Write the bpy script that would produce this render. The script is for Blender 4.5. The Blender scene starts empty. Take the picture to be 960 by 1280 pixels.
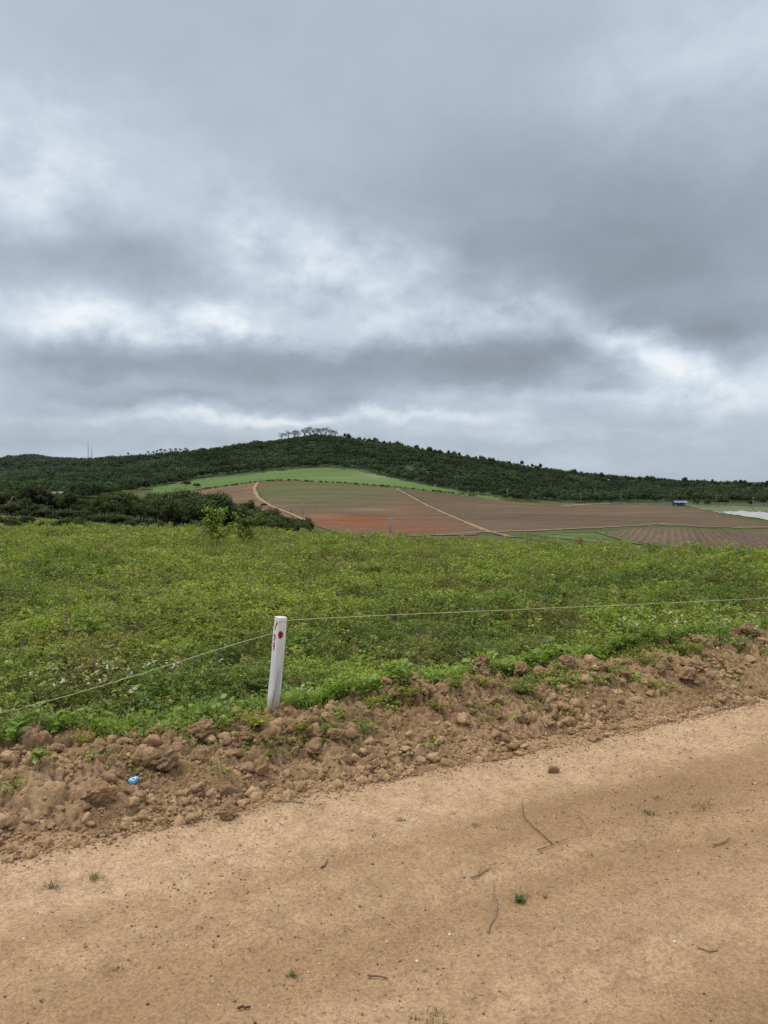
import bpy, math, random
import numpy as np
from mathutils import Vector, Matrix, Euler

random.seed(7)
RNG = np.random.default_rng(11)
R = math.radians
scene = bpy.context.scene
col = scene.collection

# ------------------------------------------------------------------ camera constants
F = 930.0                       # focal length in pixels of the 960x1280 photograph
EYE = 1.55
PITCH = math.atan(38.0 / F)
CP, SP = math.cos(PITCH), math.sin(PITCH)

# ------------------------------------------------------------------ numpy noise
def _hash(ix, iy, seed):
    h = (ix.astype(np.int64) * 374761393 + iy.astype(np.int64) * 668265263 + seed * 974634777) & 0xffffffff
    h = ((h ^ (h >> 13)) * 1274126177) & 0xffffffff
    h = (h ^ (h >> 16)) & 0xffffffff
    h = (h * 2246822519) & 0xffffffff
    h = h ^ (h >> 15)
    return (h & 0xffffff).astype(np.float64) / float(0xffffff)

def perlin(x, y, seed=0):
    x = np.asarray(x, float); y = np.asarray(y, float)
    x0 = np.floor(x); y0 = np.floor(y)
    fx, fy = x - x0, y - y0
    u = fx * fx * fx * (fx * (fx * 6 - 15) + 10); v = fy * fy * fy * (fy * (fy * 6 - 15) + 10)
    def g(ix, iy, dx, dy):
        a = _hash(ix, iy, seed) * 2 * np.pi
        return np.cos(a) * dx + np.sin(a) * dy
    n00 = g(x0, y0, fx, fy); n10 = g(x0 + 1, y0, fx - 1, fy)
    n01 = g(x0, y0 + 1, fx, fy - 1); n11 = g(x0 + 1, y0 + 1, fx - 1, fy - 1)
    return ((n00 * (1 - u) + n10 * u) * (1 - v) + (n01 * (1 - u) + n11 * u) * v) * 1.5

def fbm(x, y, seed=0, octv=4, gain=0.5):
    s = 0; a = 1.0; f = 1.0
    for k in range(octv):
        s = s + a * perlin(x * f, y * f, seed + 17 * k)
        a *= gain; f *= 2.03
    return s

def lumps(x, y, cell, seed, rmin=0.35, rmax=0.75, prob=0.7):
    """rounded clod relief: union of half-ellipsoids scattered one per cell; returns height in cell units"""
    ix = np.floor(x / cell); iy = np.floor(y / cell)
    out = np.zeros_like(x)
    for dx in (-1, 0, 1):
        for dy in (-1, 0, 1):
            cx, cy = ix + dx, iy + dy
            px = (cx + _hash(cx, cy, seed)) * cell; py = (cy + _hash(cx, cy, seed + 1)) * cell
            r = (rmin + (rmax - rmin) * _hash(cx, cy, seed + 2)) * cell
            on = _hash(cx, cy, seed + 3) < prob
            d2 = ((x - px) ** 2 + (y - py) ** 2) / (r * r)
            h = np.where(on, np.sqrt(np.clip(1 - d2, 0, 1)) * r / cell, 0)
            out = np.maximum(out, h)
    return out

def blocks(x, y, cell, seed):
    """broken-soil relief: irregular tilted blocks with creases between them, about 0..1"""
    ix = np.floor(x / cell); iy = np.floor(y / cell)
    f1 = np.full(x.shape, 9.0); f2 = np.full(x.shape, 9.0); val = np.zeros(x.shape)
    for dx in (-1, 0, 1):
        for dy in (-1, 0, 1):
            cx, cy = ix + dx, iy + dy
            ex = x / cell - (cx + _hash(cx, cy, seed)); ey = y / cell - (cy + _hash(cx, cy, seed + 1))
            d = np.hypot(ex, ey)
            v = 0.25 + 0.75 * _hash(cx, cy, seed + 2) ** 1.5 + 0.55 * ((_hash(cx, cy, seed + 3) - .5) * ex + (_hash(cx, cy, seed + 4) - .5) * ey)
            near = d < f1
            f2 = np.where(near, f1, np.minimum(f2, d)); val = np.where(near, v, val); f1 = np.where(near, d, f1)
    e = np.clip((f2 - f1) / 0.45, 0, 1)
    return val * np.sqrt(e)

def sstep(a, b, x):
    t = np.clip((np.asarray(x, float) - a) / (b - a), 0, 1)
    return t * t * (3 - 2 * t)

# ------------------------------------------------------------------ terrain
E0 = np.array([-1.53, 2.97]); DV = np.array([0.887, 0.462]); DV = DV / np.linalg.norm(DV); NV = np.array([-DV[1], DV[0]])
def st_of(x, y):
    return (x - E0[0]) * DV[0] + (y - E0[1]) * DV[1], (x - E0[0]) * NV[0] + (y - E0[1]) * NV[1]
def xy_of(s, t):
    return E0[0] + s * DV[0] + t * NV[0], E0[1] + s * DV[1] + t * NV[1]

COLS = [-600, -240, 0, 120, 240, 300, 360, 420, 480, 600, 720, 840, 960, 1200, 1500]
ROWS = {
    60:  [668, 668, 671, 682, 695, 698, 700, 703, 705, 705, 708, 712, 716, 720, 720],
    100: [650, 652, 656, 667, 682, 686, 688, 690, 690, 690, 692, 696, 702, 706, 706],
    150: [638, 640, 643, 655, 669, 675, 677, 678, 678, 677, 680, 685, 692, 696, 696],
    200: [630, 632, 634, 645, 658, 664, 667, 668, 668, 667, 672, 678, 684, 688, 688],
    280: [622, 624, 625, 632, 642, 648, 652, 656, 658, 657, 660, 661, 664, 668, 668],
    380: [615, 616, 617, 622, 629, 632, 634, 637, 640, 643, 647, 648, 648, 650, 650],
    500: [608, 610, 611, 614, 611, 607, 605, 607, 614, 628, 635, 637, 638, 640, 640],
    620: [604, 606, 606, 605, 600, 593, 588, 587, 594, 612, 625, 629, 631, 632, 632],
    750: [596, 596, 594, 593, 588, 580, 573, 568, 574, 593, 613, 621, 624, 625, 625],
    900: [574, 570, 572, 577, 568, 558, 549, 546, 557, 578, 596, 605, 610, 612, 612],
}
ZROWS = {}
for D_, r_ in ROWS.items():
    ZROWS[D_] = [EYE - (p - 602) / F * D_ for p in r_]
ZROWS[1150] = [z * 0.72 - 2 for z in ZROWS[900]]
ZROWS[1700] = [z * 0.2 - 8 for z in ZROWS[900]]
ZROWS[3200] = [2.0, 0.0, -6, -14, -14, -14, -14, -14, -14, -14, -8, -4, 1, 6, 4]
ZROWS[9000] = [-40] * len(COLS)
DK = sorted(ZROWS); LD = np.log(DK)
# dense table, smoothed
_pc = np.linspace(-600, 1500, 421); _lr = np.linspace(LD[0], LD[-1], 400)
_t = np.array([np.interp(_pc, COLS, ZROWS[d]) for d in DK])
def _smooth(a, n, axis):
    k = np.hanning(n + 2)[1:-1]; k /= k.sum(); pad = n // 2
    w = [(0, 0), (0, 0)]; w[axis] = (pad, pad)
    a = np.pad(a, w, mode='edge')
    return np.apply_along_axis(lambda v: np.convolve(v, k, 'valid'), axis, a)
_t = _smooth(_t, 15, 1)
_tab = np.array([np.interp(_lr, LD, _t[:, j]) for j in range(len(_pc))]).T
_tab = _smooth(_tab, 17, 0)

def zfar(px, D):
    fx = np.clip((px - _pc[0]) / (_pc[1] - _pc[0]), 0, len(_pc) - 1.001)
    fy = np.clip((np.log(np.maximum(D, 1)) - _lr[0]) / (_lr[1] - _lr[0]), 0, len(_lr) - 1.001)
    ix, iy = fx.astype(int), fy.astype(int); ux, uy = fx - ix, fy - iy
    return (_tab[iy, ix] * (1 - ux) + _tab[iy, ix + 1] * ux) * (1 - uy) + (_tab[iy + 1, ix] * (1 - ux) + _tab[iy + 1, ix + 1] * ux) * uy

def road_z(s, t):
    z = 0.012 * fbm(s * 0.5, t * 0.9, 5, 3) + 0.010 * fbm(s * 2.2, t * 3, 9, 4, .55) + 0.008 * fbm(s * .5, t * 5, 12, 2)
    z = z + 0.016 * np.exp(-((t + 0.8 + 0.05 * perlin(s * 1.3, t * 0 + 3, 4)) / 0.07) ** 2) * sstep(1.5, 3.0, s) * (0.6 + 0.6 * perlin(s * 5, t * 5, 31))
    z = z - 0.02 * np.exp(-((t + 1.15) / 0.22) ** 2)
    return z

def ground_z(x, y):
    """natural ground without the earth bank"""
    x = np.asarray(x, float); y = np.asarray(y, float)
    r = np.hypot(x, y); az = np.arctan2(x, y)
    azc = np.clip(az, -R(55), R(55))
    D = r * np.cos(azc); px = 480 + F * np.tan(azc)
    s, t = st_of(x, y)
    d = np.clip(y - 5, 0, 80)
    near = -0.0017 * d * d * np.clip(1 + 0.045 * x + 0.0011 * x * np.abs(x), 0.64, 2.3)
    near = near + 0.03 * fbm(x * 0.35, y * 0.35, 3, 3) * sstep(1.2, 4, t)
    w = sstep(38, 62, D)
    zf = zfar(px, D) + 0.25 * fbm(x * 0.03, y * 0.03, 21, 3) * sstep(60, 120, D)
    return near * (1 - w) + zf * w

def bank_z(s, t, fine=True):
    foot = 0.05 * perlin(s * 1.1, 0 * s + 4.2, 51) + 0.03 * perlin(s * 4, 0 * s + 1.2, 52) - 0.04 * np.exp(-((s - 3.2) / 1.4) ** 2) * -1
    tt = t - foot
    hgt = (0.158 + 0.045 * sstep(2.0, 6.0, s)) * (1 - .38 * np.exp(-((s - 1.25) / .33) ** 2)) * (1 + 0.30 * perlin(s * 0.9, s * 0 + 7, 53) + 0.22 * perlin(s * 2.6, s * 0 + 2, 54))
    crest = 0.74 + 0.06 * perlin(s * 1.2, s * 0 + 9, 55)
    up = sstep(-0.08, 1.0, tt / crest) ** 0.8
    dn = 1 - sstep(0.95, 1.32, t)
    env = up * dn
    z = hgt * env
    if fine:
        wx = s + 0.035 * fbm(s * 9, t * 9, 61, 3); wy = t + 0.035 * fbm(s * 9, t * 9, 71, 3)
        m = sstep(-0.03, 0.10, tt) * (1 - sstep(1.05, 1.3, t))
        patch = np.clip(0.75 + 0.7 * fbm(s * 1.6, t * 2.2, 81, 2), 0.2, 1.2)
        wx2 = s + 0.05 * fbm(s * 7, t * 7, 62, 4, .6); wy2 = t + 0.05 * fbm(s * 7, t * 7, 72, 4, .6)
        up_ = 0.45 + 0.75 * sstep(0.1, 0.75, t)                      # coarser towards the crest
        z = z + m * up_ * (0.085 * blocks(wx2, wy2, 0.21, 201) * sstep(-.35, .30, perlin(s * 2.3, t * 2.3, 86)) + 0.050 * blocks(wx2, wy2, 0.10, 211) * patch + 0.024 * blocks(wx, wy, 0.05, 221) + 0.011 * blocks(wx, wy, 0.026, 231))
        z = z + m * (0.03 * perlin(s * 3.1, t * 3.1, 82) * up_ + 0.009 * fbm(s * 14, t * 14, 91, 4, 0.6) - 0.044)
    return z

def full_z(x, y):
    x = np.asarray(x, float); y = np.asarray(y, float)
    s, t = st_of(x, y); z = ground_z(x, y)
    k = (t > -0.1) & (t < 1.4) & (s > -4) & (s < 13)
    if k.any(): z[k] += np.maximum(bank_z(s[k], t[k]), 0)
    k = (t < 0.2) & (t > -12)
    if k.any(): z[k] += road_z(s[k], t[k])
    return z

def ray(px, py):
    return np.array([(px - 480) / F, CP + (640 - py) / F * SP, -SP + (640 - py) / F * CP])
def at(px, py, Y):
    d = ray(px, py); k = Y / d[1]
    return Vector((d[0] * k, Y, EYE + d[2] * k))
def hit(px, py, y0=1.5, y1=1200):
    """where the ray through a photo pixel first meets the ground"""
    d = ray(px, py)
    Y = np.geomspace(y0, min(y1, 60 if py > 700 else y1), 1500); k = Y / d[1]
    x, z = d[0] * k, EYE + d[2] * k
    below = full_z(x, Y) >= z
    i = int(np.argmax(below)) if below.any() else len(Y) - 1
    return Vector((x[i], Y[i], float(full_z(x[i:i + 1], Y[i:i + 1])[0])))
def on_ground(px, Y, dz=0.0):
    x = (px - 480) / F * Y
    return Vector((x, Y, float(full_z(np.array([x]), np.array([Y]))[0]) + dz))

# ------------------------------------------------------------------ object helpers
def tag(o, label=None, cat=None, group=None, kind=None):
    if label: o['label'] = label
    if cat: o['category'] = cat
    if group: o['group'] = group
    if kind: o['kind'] = kind
    return o

def empty(name, loc, rz=0.0, rot=None):
    o = bpy.data.objects.new(name, None); col.objects.link(o)
    o.location = loc; o.rotation_euler = rot if rot else (0, 0, rz)
    o.empty_display_size = 0.1
    return o

def new_mesh(name, verts, faces, mat=None, parent=None, colors=None, smooth=False):
    verts = np.asarray(verts, np.float32); faces = np.asarray(faces, np.int32)
    me = bpy.data.meshes.new(name)
    n, k = faces.shape
    me.vertices.add(len(verts)); me.vertices.foreach_set('co', verts.ravel())
    me.loops.add(n * k); me.loops.foreach_set('vertex_index', faces.ravel())
    me.polygons.add(n)
    me.polygons.foreach_set('loop_start', np.arange(0, n * k, k, dtype=np.int32))
    me.polygons.foreach_set('loop_total', np.full(n, k, np.int32))
    if smooth: me.polygons.foreach_set('use_smooth', np.ones(n, bool))
    me.update(calc_edges=True)
    if colors is not None:
        a = me.color_attributes.new('col', 'FLOAT_COLOR', 'POINT')
        c = np.ones((len(verts), 4), np.float32); c[:, :3] = colors
        a.data.foreach_set('color', c.ravel())
    if mat: me.materials.append(mat)
    o = bpy.data.objects.new(name, me); col.objects.link(o)
    if parent: o.parent = parent
    return o

def copy_tree(o, parent=None):
    c = o.copy(); col.objects.link(c); c.parent = parent
    for ch in list(o.children): copy_tree(ch, c)
    return c

class Geo:
    """collects quads (with per-vertex colour) for one mesh"""
    def __init__(s): s.v, s.f, s.c, s.n = [], [], [], 0
    def add(s, v, f, c):
        v = np.asarray(v, float); f = np.asarray(f, int)
        s.v.append(v); s.f.append(f + s.n); s.n += len(v)
        c = np.asarray(c, float)
        s.c.append(np.broadcast_to(c, (len(v), 3)) if c.ndim == 1 else c)
    def tube(s, pts, rad, c, n=6):
        pts = np.asarray(pts, float); rad = np.broadcast_to(np.asarray(rad, float), (len(pts),))
        rings = []
        for i in range(len(pts)):
            d = pts[min(i + 1, len(pts) - 1)] - pts[max(i - 1, 0)]; d = d / (np.linalg.norm(d) + 1e-9)
            a = np.cross(d, [0.31, 0.52, 0.79]) if abs(d[2]) > 0.9 else np.cross(d, [0, 0, 1.0])
            a /= np.linalg.norm(a); b = np.cross(d, a)
            th = np.arange(n) * 2 * np.pi / n
            rings.append(pts[i] + rad[i] * (np.cos(th)[:, None] * a + np.sin(th)[:, None] * b))
        f = []
        for i in range(len(pts) - 1):
            for k in range(n):
                f.append((i * n + k, i * n + (k + 1) % n, (i + 1) * n + (k + 1) % n, (i + 1) * n + k))
        m = len(pts) * n
        v = np.vstack(rings + [pts[:1], pts[-1:]])
        for k in range(0, n, 1):
            f.append((m, (k + 1) % n, k, k)); f.append((m + 1, m - n + k, m - n + (k + 1) % n, m - n + (k + 1) % n))
        f = [q if len(set(q)) == 4 else q for q in f]
        # make caps real quads by pairing
        f = [q for q in f if len(set(q)) == 4]
        for k in range(0, n - 1, 2):
            f.append((m, (k + 2) % n, k + 1, k)); f.append((m + 1, m - n + k, m - n + k + 1, m - n + (k + 2) % n))
        s.add(v, f, c)
    def box(s, c0, size, c, rz=0.0):
        x, y, z = np.array(size) / 2.0
        v = np.array([(-x, -y, -z), (x, -y, -z), (x, y, -z), (-x, y, -z), (-x, -y, z), (x, -y, z), (x, y, z), (-x, y, z)])
        ca, sa = math.cos(rz), math.sin(rz)
        v = np.c_[v[:, 0] * ca - v[:, 1] * sa, v[:, 0] * sa + v[:, 1] * ca, v[:, 2]] + np.array(c0)
        s.add(v, [(0, 3, 2, 1), (4, 5, 6, 7), (0, 1, 5, 4), (1, 2, 6, 5), (2, 3, 7, 6), (3, 0, 4, 7)], c)
    def leaves(s, base, dirv, nrm, length, width, c, fold=0.12):
        """many diamond leaves at once; base,dirv,nrm (n,3); length,width (n,)"""
        base = np.asarray(base, float); n = len(base)
        if n == 0: return
        dirv = dirv / (np.linalg.norm(dirv, axis=1, keepdims=True) + 1e-9)
        side = np.cross(dirv, nrm); side /= (np.linalg.norm(side, axis=1, keepdims=True) + 1e-9)
        up = np.cross(side, dirv)
        L = np.asarray(length, float).reshape(-1, 1) * np.ones((n, 1)); W = np.asarray(width, float).reshape(-1, 1) * np.ones((n, 1))
        mid = base + dirv * L * 0.45
        v = np.empty((n, 4, 3))
        v[:, 0] = base; v[:, 1] = mid + side * W * 0.5 + up * L * fold
        v[:, 2] = base + dirv * L - up * L * fold * 0.8; v[:, 3] = mid - side * W * 0.5 + up * L * fold
        f = np.arange(n * 4).reshape(n, 4)
        c = np.asarray(c, float)
        if c.ndim == 2: c = np.repeat(c, 4, axis=0)
        s.add(v.reshape(-1, 3), f, c)
    def oval_leaves(s, base, dirv, nrm, length, width, c):
        """rounder leaves of two quads each"""
        base = np.asarray(base, float); n = len(base)
        if n == 0: return
        dirv = dirv / (np.linalg.norm(dirv, axis=1, keepdims=True) + 1e-9)
        side = np.cross(dirv, nrm); side /= (np.linalg.norm(side, axis=1, keepdims=True) + 1e-9)
        up = np.cross(side, dirv)
        L = np.asarray(length, float).reshape(-1, 1) * np.ones((n, 1)); W = np.asarray(width, float).reshape(-1, 1) * np.ones((n, 1))
        v = np.empty((n, 8, 3))
        def P(a, b, h): return base + dirv * L * a + side * W * b + up * L * h
        v[:, 0] = P(0, 0, 0); v[:, 1] = P(0.25, 0.42, 0.10); v[:, 2] = P(0.6, 0.46, 0.06); v[:, 3] = P(0.62, 0, -0.03)
        v[:, 4] = P(0.25, -0.42, 0.10); v[:, 5] = P(0.6, -0.46, 0.06); v[:, 6] = P(1.0, 0, -0.14); v[:, 7] = P(0.28, 0, 0.0)
        b = (np.arange(n) * 8)[:, None]
        f = np.concatenate([b + np.array([[0, 1, 2, 3]]), b + np.array([[0, 3, 5, 4]]), b + np.array([[3, 2, 6, 5]])])
        c = np.asarray(c, float)
        if c.ndim == 2: c = np.repeat(c, 8, axis=0)
        s.add(v.reshape(-1, 3), f, c)
    def blades(s, base, lean, height, width, c, bend=0.5):
        """grass blades: two quads narrowing to a near point, bent over along lean (n,3 horizontal)"""
        base = np.asarray(base, float); n = len(base)
        if n == 0: return
        H = np.asarray(height, float).reshape(-1, 1) * np.ones((n, 1)); W = np.asarray(width, float).reshape(-1, 1) * np.ones((n, 1))
        side = np.cross(lean, np.array([0, 0, 1.0])); side /= (np.linalg.norm(side, axis=1, keepdims=True) + 1e-9)
        up = np.array([0, 0, 1.0])
        m = base + up * H * 0.6 + lean * H * bend * 0.3
        t = base + up * H * (1.0 - 0.25 * bend) + lean * H * bend
        v = np.empty((n, 6, 3))
        v[:, 0] = base - side * W * 0.5; v[:, 1] = base + side * W * 0.5
        v[:, 2] = m + side * W * 0.38; v[:, 3] = m - side * W * 0.38
        v[:, 4] = t + side * W * 0.06; v[:, 5] = t - side * W * 0.06
        b = (np.arange(n) * 6)[:, None]
        f = np.concatenate([b + np.array([[0, 1, 2, 3]]), b + np.array([[3, 2, 4, 5]])])
        c = np.asarray(c, float)
        if c.ndim == 2: c = np.repeat(c, 6, axis=0)
        s.add(v.reshape(-1, 3), f, c)
    def build(s, name, mat, parent=None, smooth=False):
        return new_mesh(name, np.vstack(s.v), np.vstack(s.f), mat, parent, np.vstack(s.c), smooth)

def unit(n, rng=RNG):
    v = rng.normal(size=(n, 3)); return v / np.linalg.norm(v, axis=1, keepdims=True)

# ------------------------------------------------------------------ materials
def nt(name):
    m = bpy.data.materials.new(name); m.use_nodes = True
    t = m.node_tree; t.nodes.clear()
    out = t.nodes.new('ShaderNodeOutputMaterial')
    return m, t, out
def N(t, typ, **kw):
    n = t.nodes.new(typ)
    for k, v in kw.items():
        if k in n.inputs and not hasattr(n, k): n.inputs[k].default_value = v
        else: setattr(n, k, v)
    return n
def link(t, a, b): t.links.new(a, b)
def noise(t, vec, scale, detail=4, rough=0.55, dist=0.0):
    n = t.nodes.new('ShaderNodeTexNoise'); n.inputs['Scale'].default_value = scale
    n.inputs['Detail'].default_value = detail; n.inputs['Roughness'].default_value = rough; n.inputs['Distortion'].default_value = dist
    if vec is not None: link(t, vec, n.inputs['Vector'])
    return n.outputs['Fac']
def ramp(t, fac, stops):
    r = t.nodes.new('ShaderNodeValToRGB'); e = r.color_ramp.elements
    while len(e) > 1: e.remove(e[-1])
    for i, (p, c) in enumerate(stops):
        el = e[0] if i == 0 else e.new(p)
        el.position = p; el.color = (*c, 1) if len(c) == 3 else c
    link(t, fac, r.inputs['Fac']); return r.outputs['Color']
def mix(t, fac, a, b, mode='MIX'):
    m = t.nodes.new('ShaderNodeMix'); m.data_type = 'RGBA'; m.blend_type = mode
    for sock, v in ((m.inputs['Factor'], fac), (m.inputs['A'], a), (m.inputs['B'], b)): pass
    ins = [m.inputs[0], m.inputs[6], m.inputs[7]]
    for sock, v in zip(ins, (fac, a, b)):
        if hasattr(v, 'links'): link(t, v, sock)
        elif isinstance(v, (int, float)): sock.default_value = v
        else: sock.default_value = (*v, 1)
    return m.outputs[2]
def math_(t, op, a, b=None, c=None, clamp=False):
    m = t.nodes.new('ShaderNodeMath'); m.operation = op; m.use_clamp = clamp
    for i, v in enumerate((a, b, c)):
        if v is None: continue
        if hasattr(v, 'links'): link(t, v, m.inputs[i])
        else: m.inputs[i].default_value = v
    return m.outputs[0]
def grey(v): return (v, v, v)

def principled(t, out, color, rough=0.9, spec=0.2, normal=None):
    p = t.nodes.new('ShaderNodeBsdfPrincipled')
    if hasattr(color, 'links'): link(t, color, p.inputs['Base Color'])
    else: p.inputs['Base Color'].default_value = (*color, 1)
    if hasattr(rough, 'links'): link(t, rough, p.inputs['Roughness'])
    else: p.inputs['Roughness'].default_value = rough
    p.inputs['Specular IOR Level'].default_value = spec
    if normal is not None: link(t, normal, p.inputs['Normal'])
    link(t, p.outputs[0], out.inputs['Surface'])
    return p
def bump(t, h, strength, dist, prev=None):
    b = t.nodes.new('ShaderNodeBump'); b.inputs['Strength'].default_value = strength; b.inputs['Distance'].default_value = dist
    link(t, h, b.inputs['Height'])
    if prev is not None: link(t, prev, b.inputs['Normal'])
    return b.outputs[0]
def objco(t): return t.nodes.new('ShaderNodeTexCoord').outputs['Object']
def attr(t):
    a = t.nodes.new('ShaderNodeAttribute'); a.attribute_name = 'col'; return a.outputs['Color']

def foliage_mat(name, transl=0.35, spec=0.18, rough=0.55, nscale=3.0, var=0.35):
    m, t, out = nt(name)
    a = attr(t); co = objco(t)
    f = noise(t, co, nscale, 3)
    k = ramp(t, f, [(0.3, grey(1 - var)), (0.7, grey(1 + var))])
    c = mix(t, 1.0, a, k, 'MULTIPLY')
    p = t.nodes.new('ShaderNodeBsdfPrincipled'); link(t, c, p.inputs['Base Color'])
    p.inputs['Roughness'].default_value = rough; p.inputs['Specular IOR Level'].default_value = spec
    tr = t.nodes.new('ShaderNodeBsdfTranslucent'); link(t, mix(t, 1.0, c, (1.15, 1.25, 0.55), 'MULTIPLY'), tr.inputs['Color'])
    ms = t.nodes.new('ShaderNodeMixShader'); ms.inputs[0].default_value = transl
    link(t, p.outputs[0], ms.inputs[1]); link(t, tr.outputs[0], ms.inputs[2]); link(t, ms.outputs[0], out.inputs['Surface'])
    return m

def vcol_mat(name, rough=0.9, spec=0.2, nscale=20.0, var=0.3, bumpd=0.0, bscale=60.0):
    m, t, out = nt(name)
    co = objco(t); f = noise(t, co, nscale, 4)
    c = mix(t, 1.0, attr(t), ramp(t, f, [(0.3, grey(1 - var)), (0.7, grey(1 + var))]), 'MULTIPLY')
    nrm = bump(t, noise(t, co, bscale, 3), 0.6, bumpd) if bumpd else None
    principled(t, out, c, rough, spec, nrm)
    return m

M = {}
M['leaf'] = foliage_mat('weed_leaf', 0.35, 0.25, 0.5, 2.0, 0.25)
M['blade'] = foliage_mat('grass_blade', 0.35, 0.2, 0.55, 2.0, 0.25)
M['crown'] = foliage_mat('tree_foliage', 0.2, 0.12, 0.65, 0.25, 0.35)
M['forest'] = foliage_mat('forest_foliage', 0.25, 0.0, 0.9, 0.02, 0.2)
M['bark'] = vcol_mat('bark', 0.9, 0.15, 6.0, 0.35, 0.02, 20)
M['wood'] = vcol_mat('dead_wood', 0.85, 0.15, 90.0, 0.35, 0.002, 300)
M['stone'] = vcol_mat('pebble', 0.8, 0.25, 120.0, 0.2, 0.001, 400)
M['flower'] = vcol_mat('petal', 0.7, 0.2, 60.0, 0.08)
M['metal'] = vcol_mat('galvanised_steel', 0.6, 0.4, 2.0, 0.1)
M['paint'] = vcol_mat('house_paint', 0.85, 0.2, 1.5, 0.2)
M['concrete'] = vcol_mat('pole_concrete', 0.9, 0.2, 3.0, 0.15)
M['string'] = vcol_mat('nylon_string', 0.7, 0.3, 120.0, 0.15)

# terrain: colour zones come from the mesh, broken up by noise
def terrain_mat():
    m, t, out = nt('terrain_soil_and_grass')
    co = objco(t)
    a = attr(t)
    k1 = ramp(t, noise(t, co, 0.05, 6, 0.6), [(0.3, grey(0.7)), (0.7, grey(1.3))])
    k2 = ramp(t, noise(t, co, 1.5, 5, 0.65), [(0.3, grey(0.72)), (0.7, grey(1.28))])
    c = mix(t, 1.0, mix(t, 1.0, a, k1, 'MULTIPLY'), k2, 'MULTIPLY')
    principled(t, out, c, 0.95, 0.1, bump(t, noise(t, co, 2.5, 5, 0.7), 0.7, 0.15))
    return m
M['terrain'] = terrain_mat()

def field_mat(name, angle, spacing, depth=0.25, pale=None, bumpd=0.25):
    """tilled soil: mesh colour, furrow rows in world space running along `angle`, clod noise"""
    m, t, out = nt(name)
    co = objco(t)
    mp = t.nodes.new('ShaderNodeMapping'); mp.inputs['Rotation'].default_value = (0, 0, angle); link(t, co, mp.inputs['Vector'])
    w = t.nodes.new('ShaderNodeTexWave'); w.wave_type = 'BANDS'; w.bands_direction = 'X'
    w.inputs['Scale'].default_value = 0.314 / spacing * 1.0
    w.inputs['Distortion'].default_value = 1.2; w.inputs['Detail'].default_value = 3; w.inputs['Detail Scale'].default_value = 0.4
    link(t, mp.outputs[0], w.inputs['Vector'])
    mps = t.nodes.new('ShaderNodeMapping'); mps.inputs['Scale'].default_value = (1, 0.15, 1); link(t, mp.outputs[0], mps.inputs['Vector'])
    k0 = ramp(t, w.outputs['Fac'], [(0.2, grey(1 - depth)), (0.8, grey(1 + depth))])
    k1 = ramp(t, noise(t, mps.outputs[0], 0.09, 6, 0.6, 0.4), [(0.3, grey(0.78)), (0.7, grey(1.22))])
    k2 = ramp(t, noise(t, co, 0.6, 5, 0.7), [(0.3, grey(0.8)), (0.7, grey(1.2))])
    c = mix(t, 1.0, mix(t, 1.0, mix(t, 1.0, attr(t), k0, 'MULTIPLY'), k1, 'MULTIPLY'), k2, 'MULTIPLY')
    if pale:
        pk = math_(t, 'MULTIPLY', ramp(t, w.outputs['Fac'], [(0.88, grey(0)), (0.99, grey(.9))]), ramp(t, noise(t, co, 0.12, 4, 0.6), [(0.45, grey(0)), (0.66, grey(0.5))]))
        c = mix(t, pk, c, pale)
    principled(t, out, c, 0.95, 0.1, bump(t, w.outputs['Fac'], 0.5, bumpd))
    return m
M['field_a'] = field_mat('tilled_soil_west', R(25), 1.5, 0.05)
M['field_b'] = field_mat('tilled_soil_middle', R(62), 2.2, 0.05)
M['field_c'] = field_mat('tilled_soil_east', R(75), 2.0, 0.05)
M['furrow'] = field_mat('bedded_soil', R(21), 2.1, 0.09, (0.215, 0.16, 0.115))
M['crop'] = field_mat('young_crop_rows', R(70), 1.6, 0.08)
M['track'] = vcol_mat('pale_track_soil', 0.95, 0.1, 0.3, 0.25)

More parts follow.
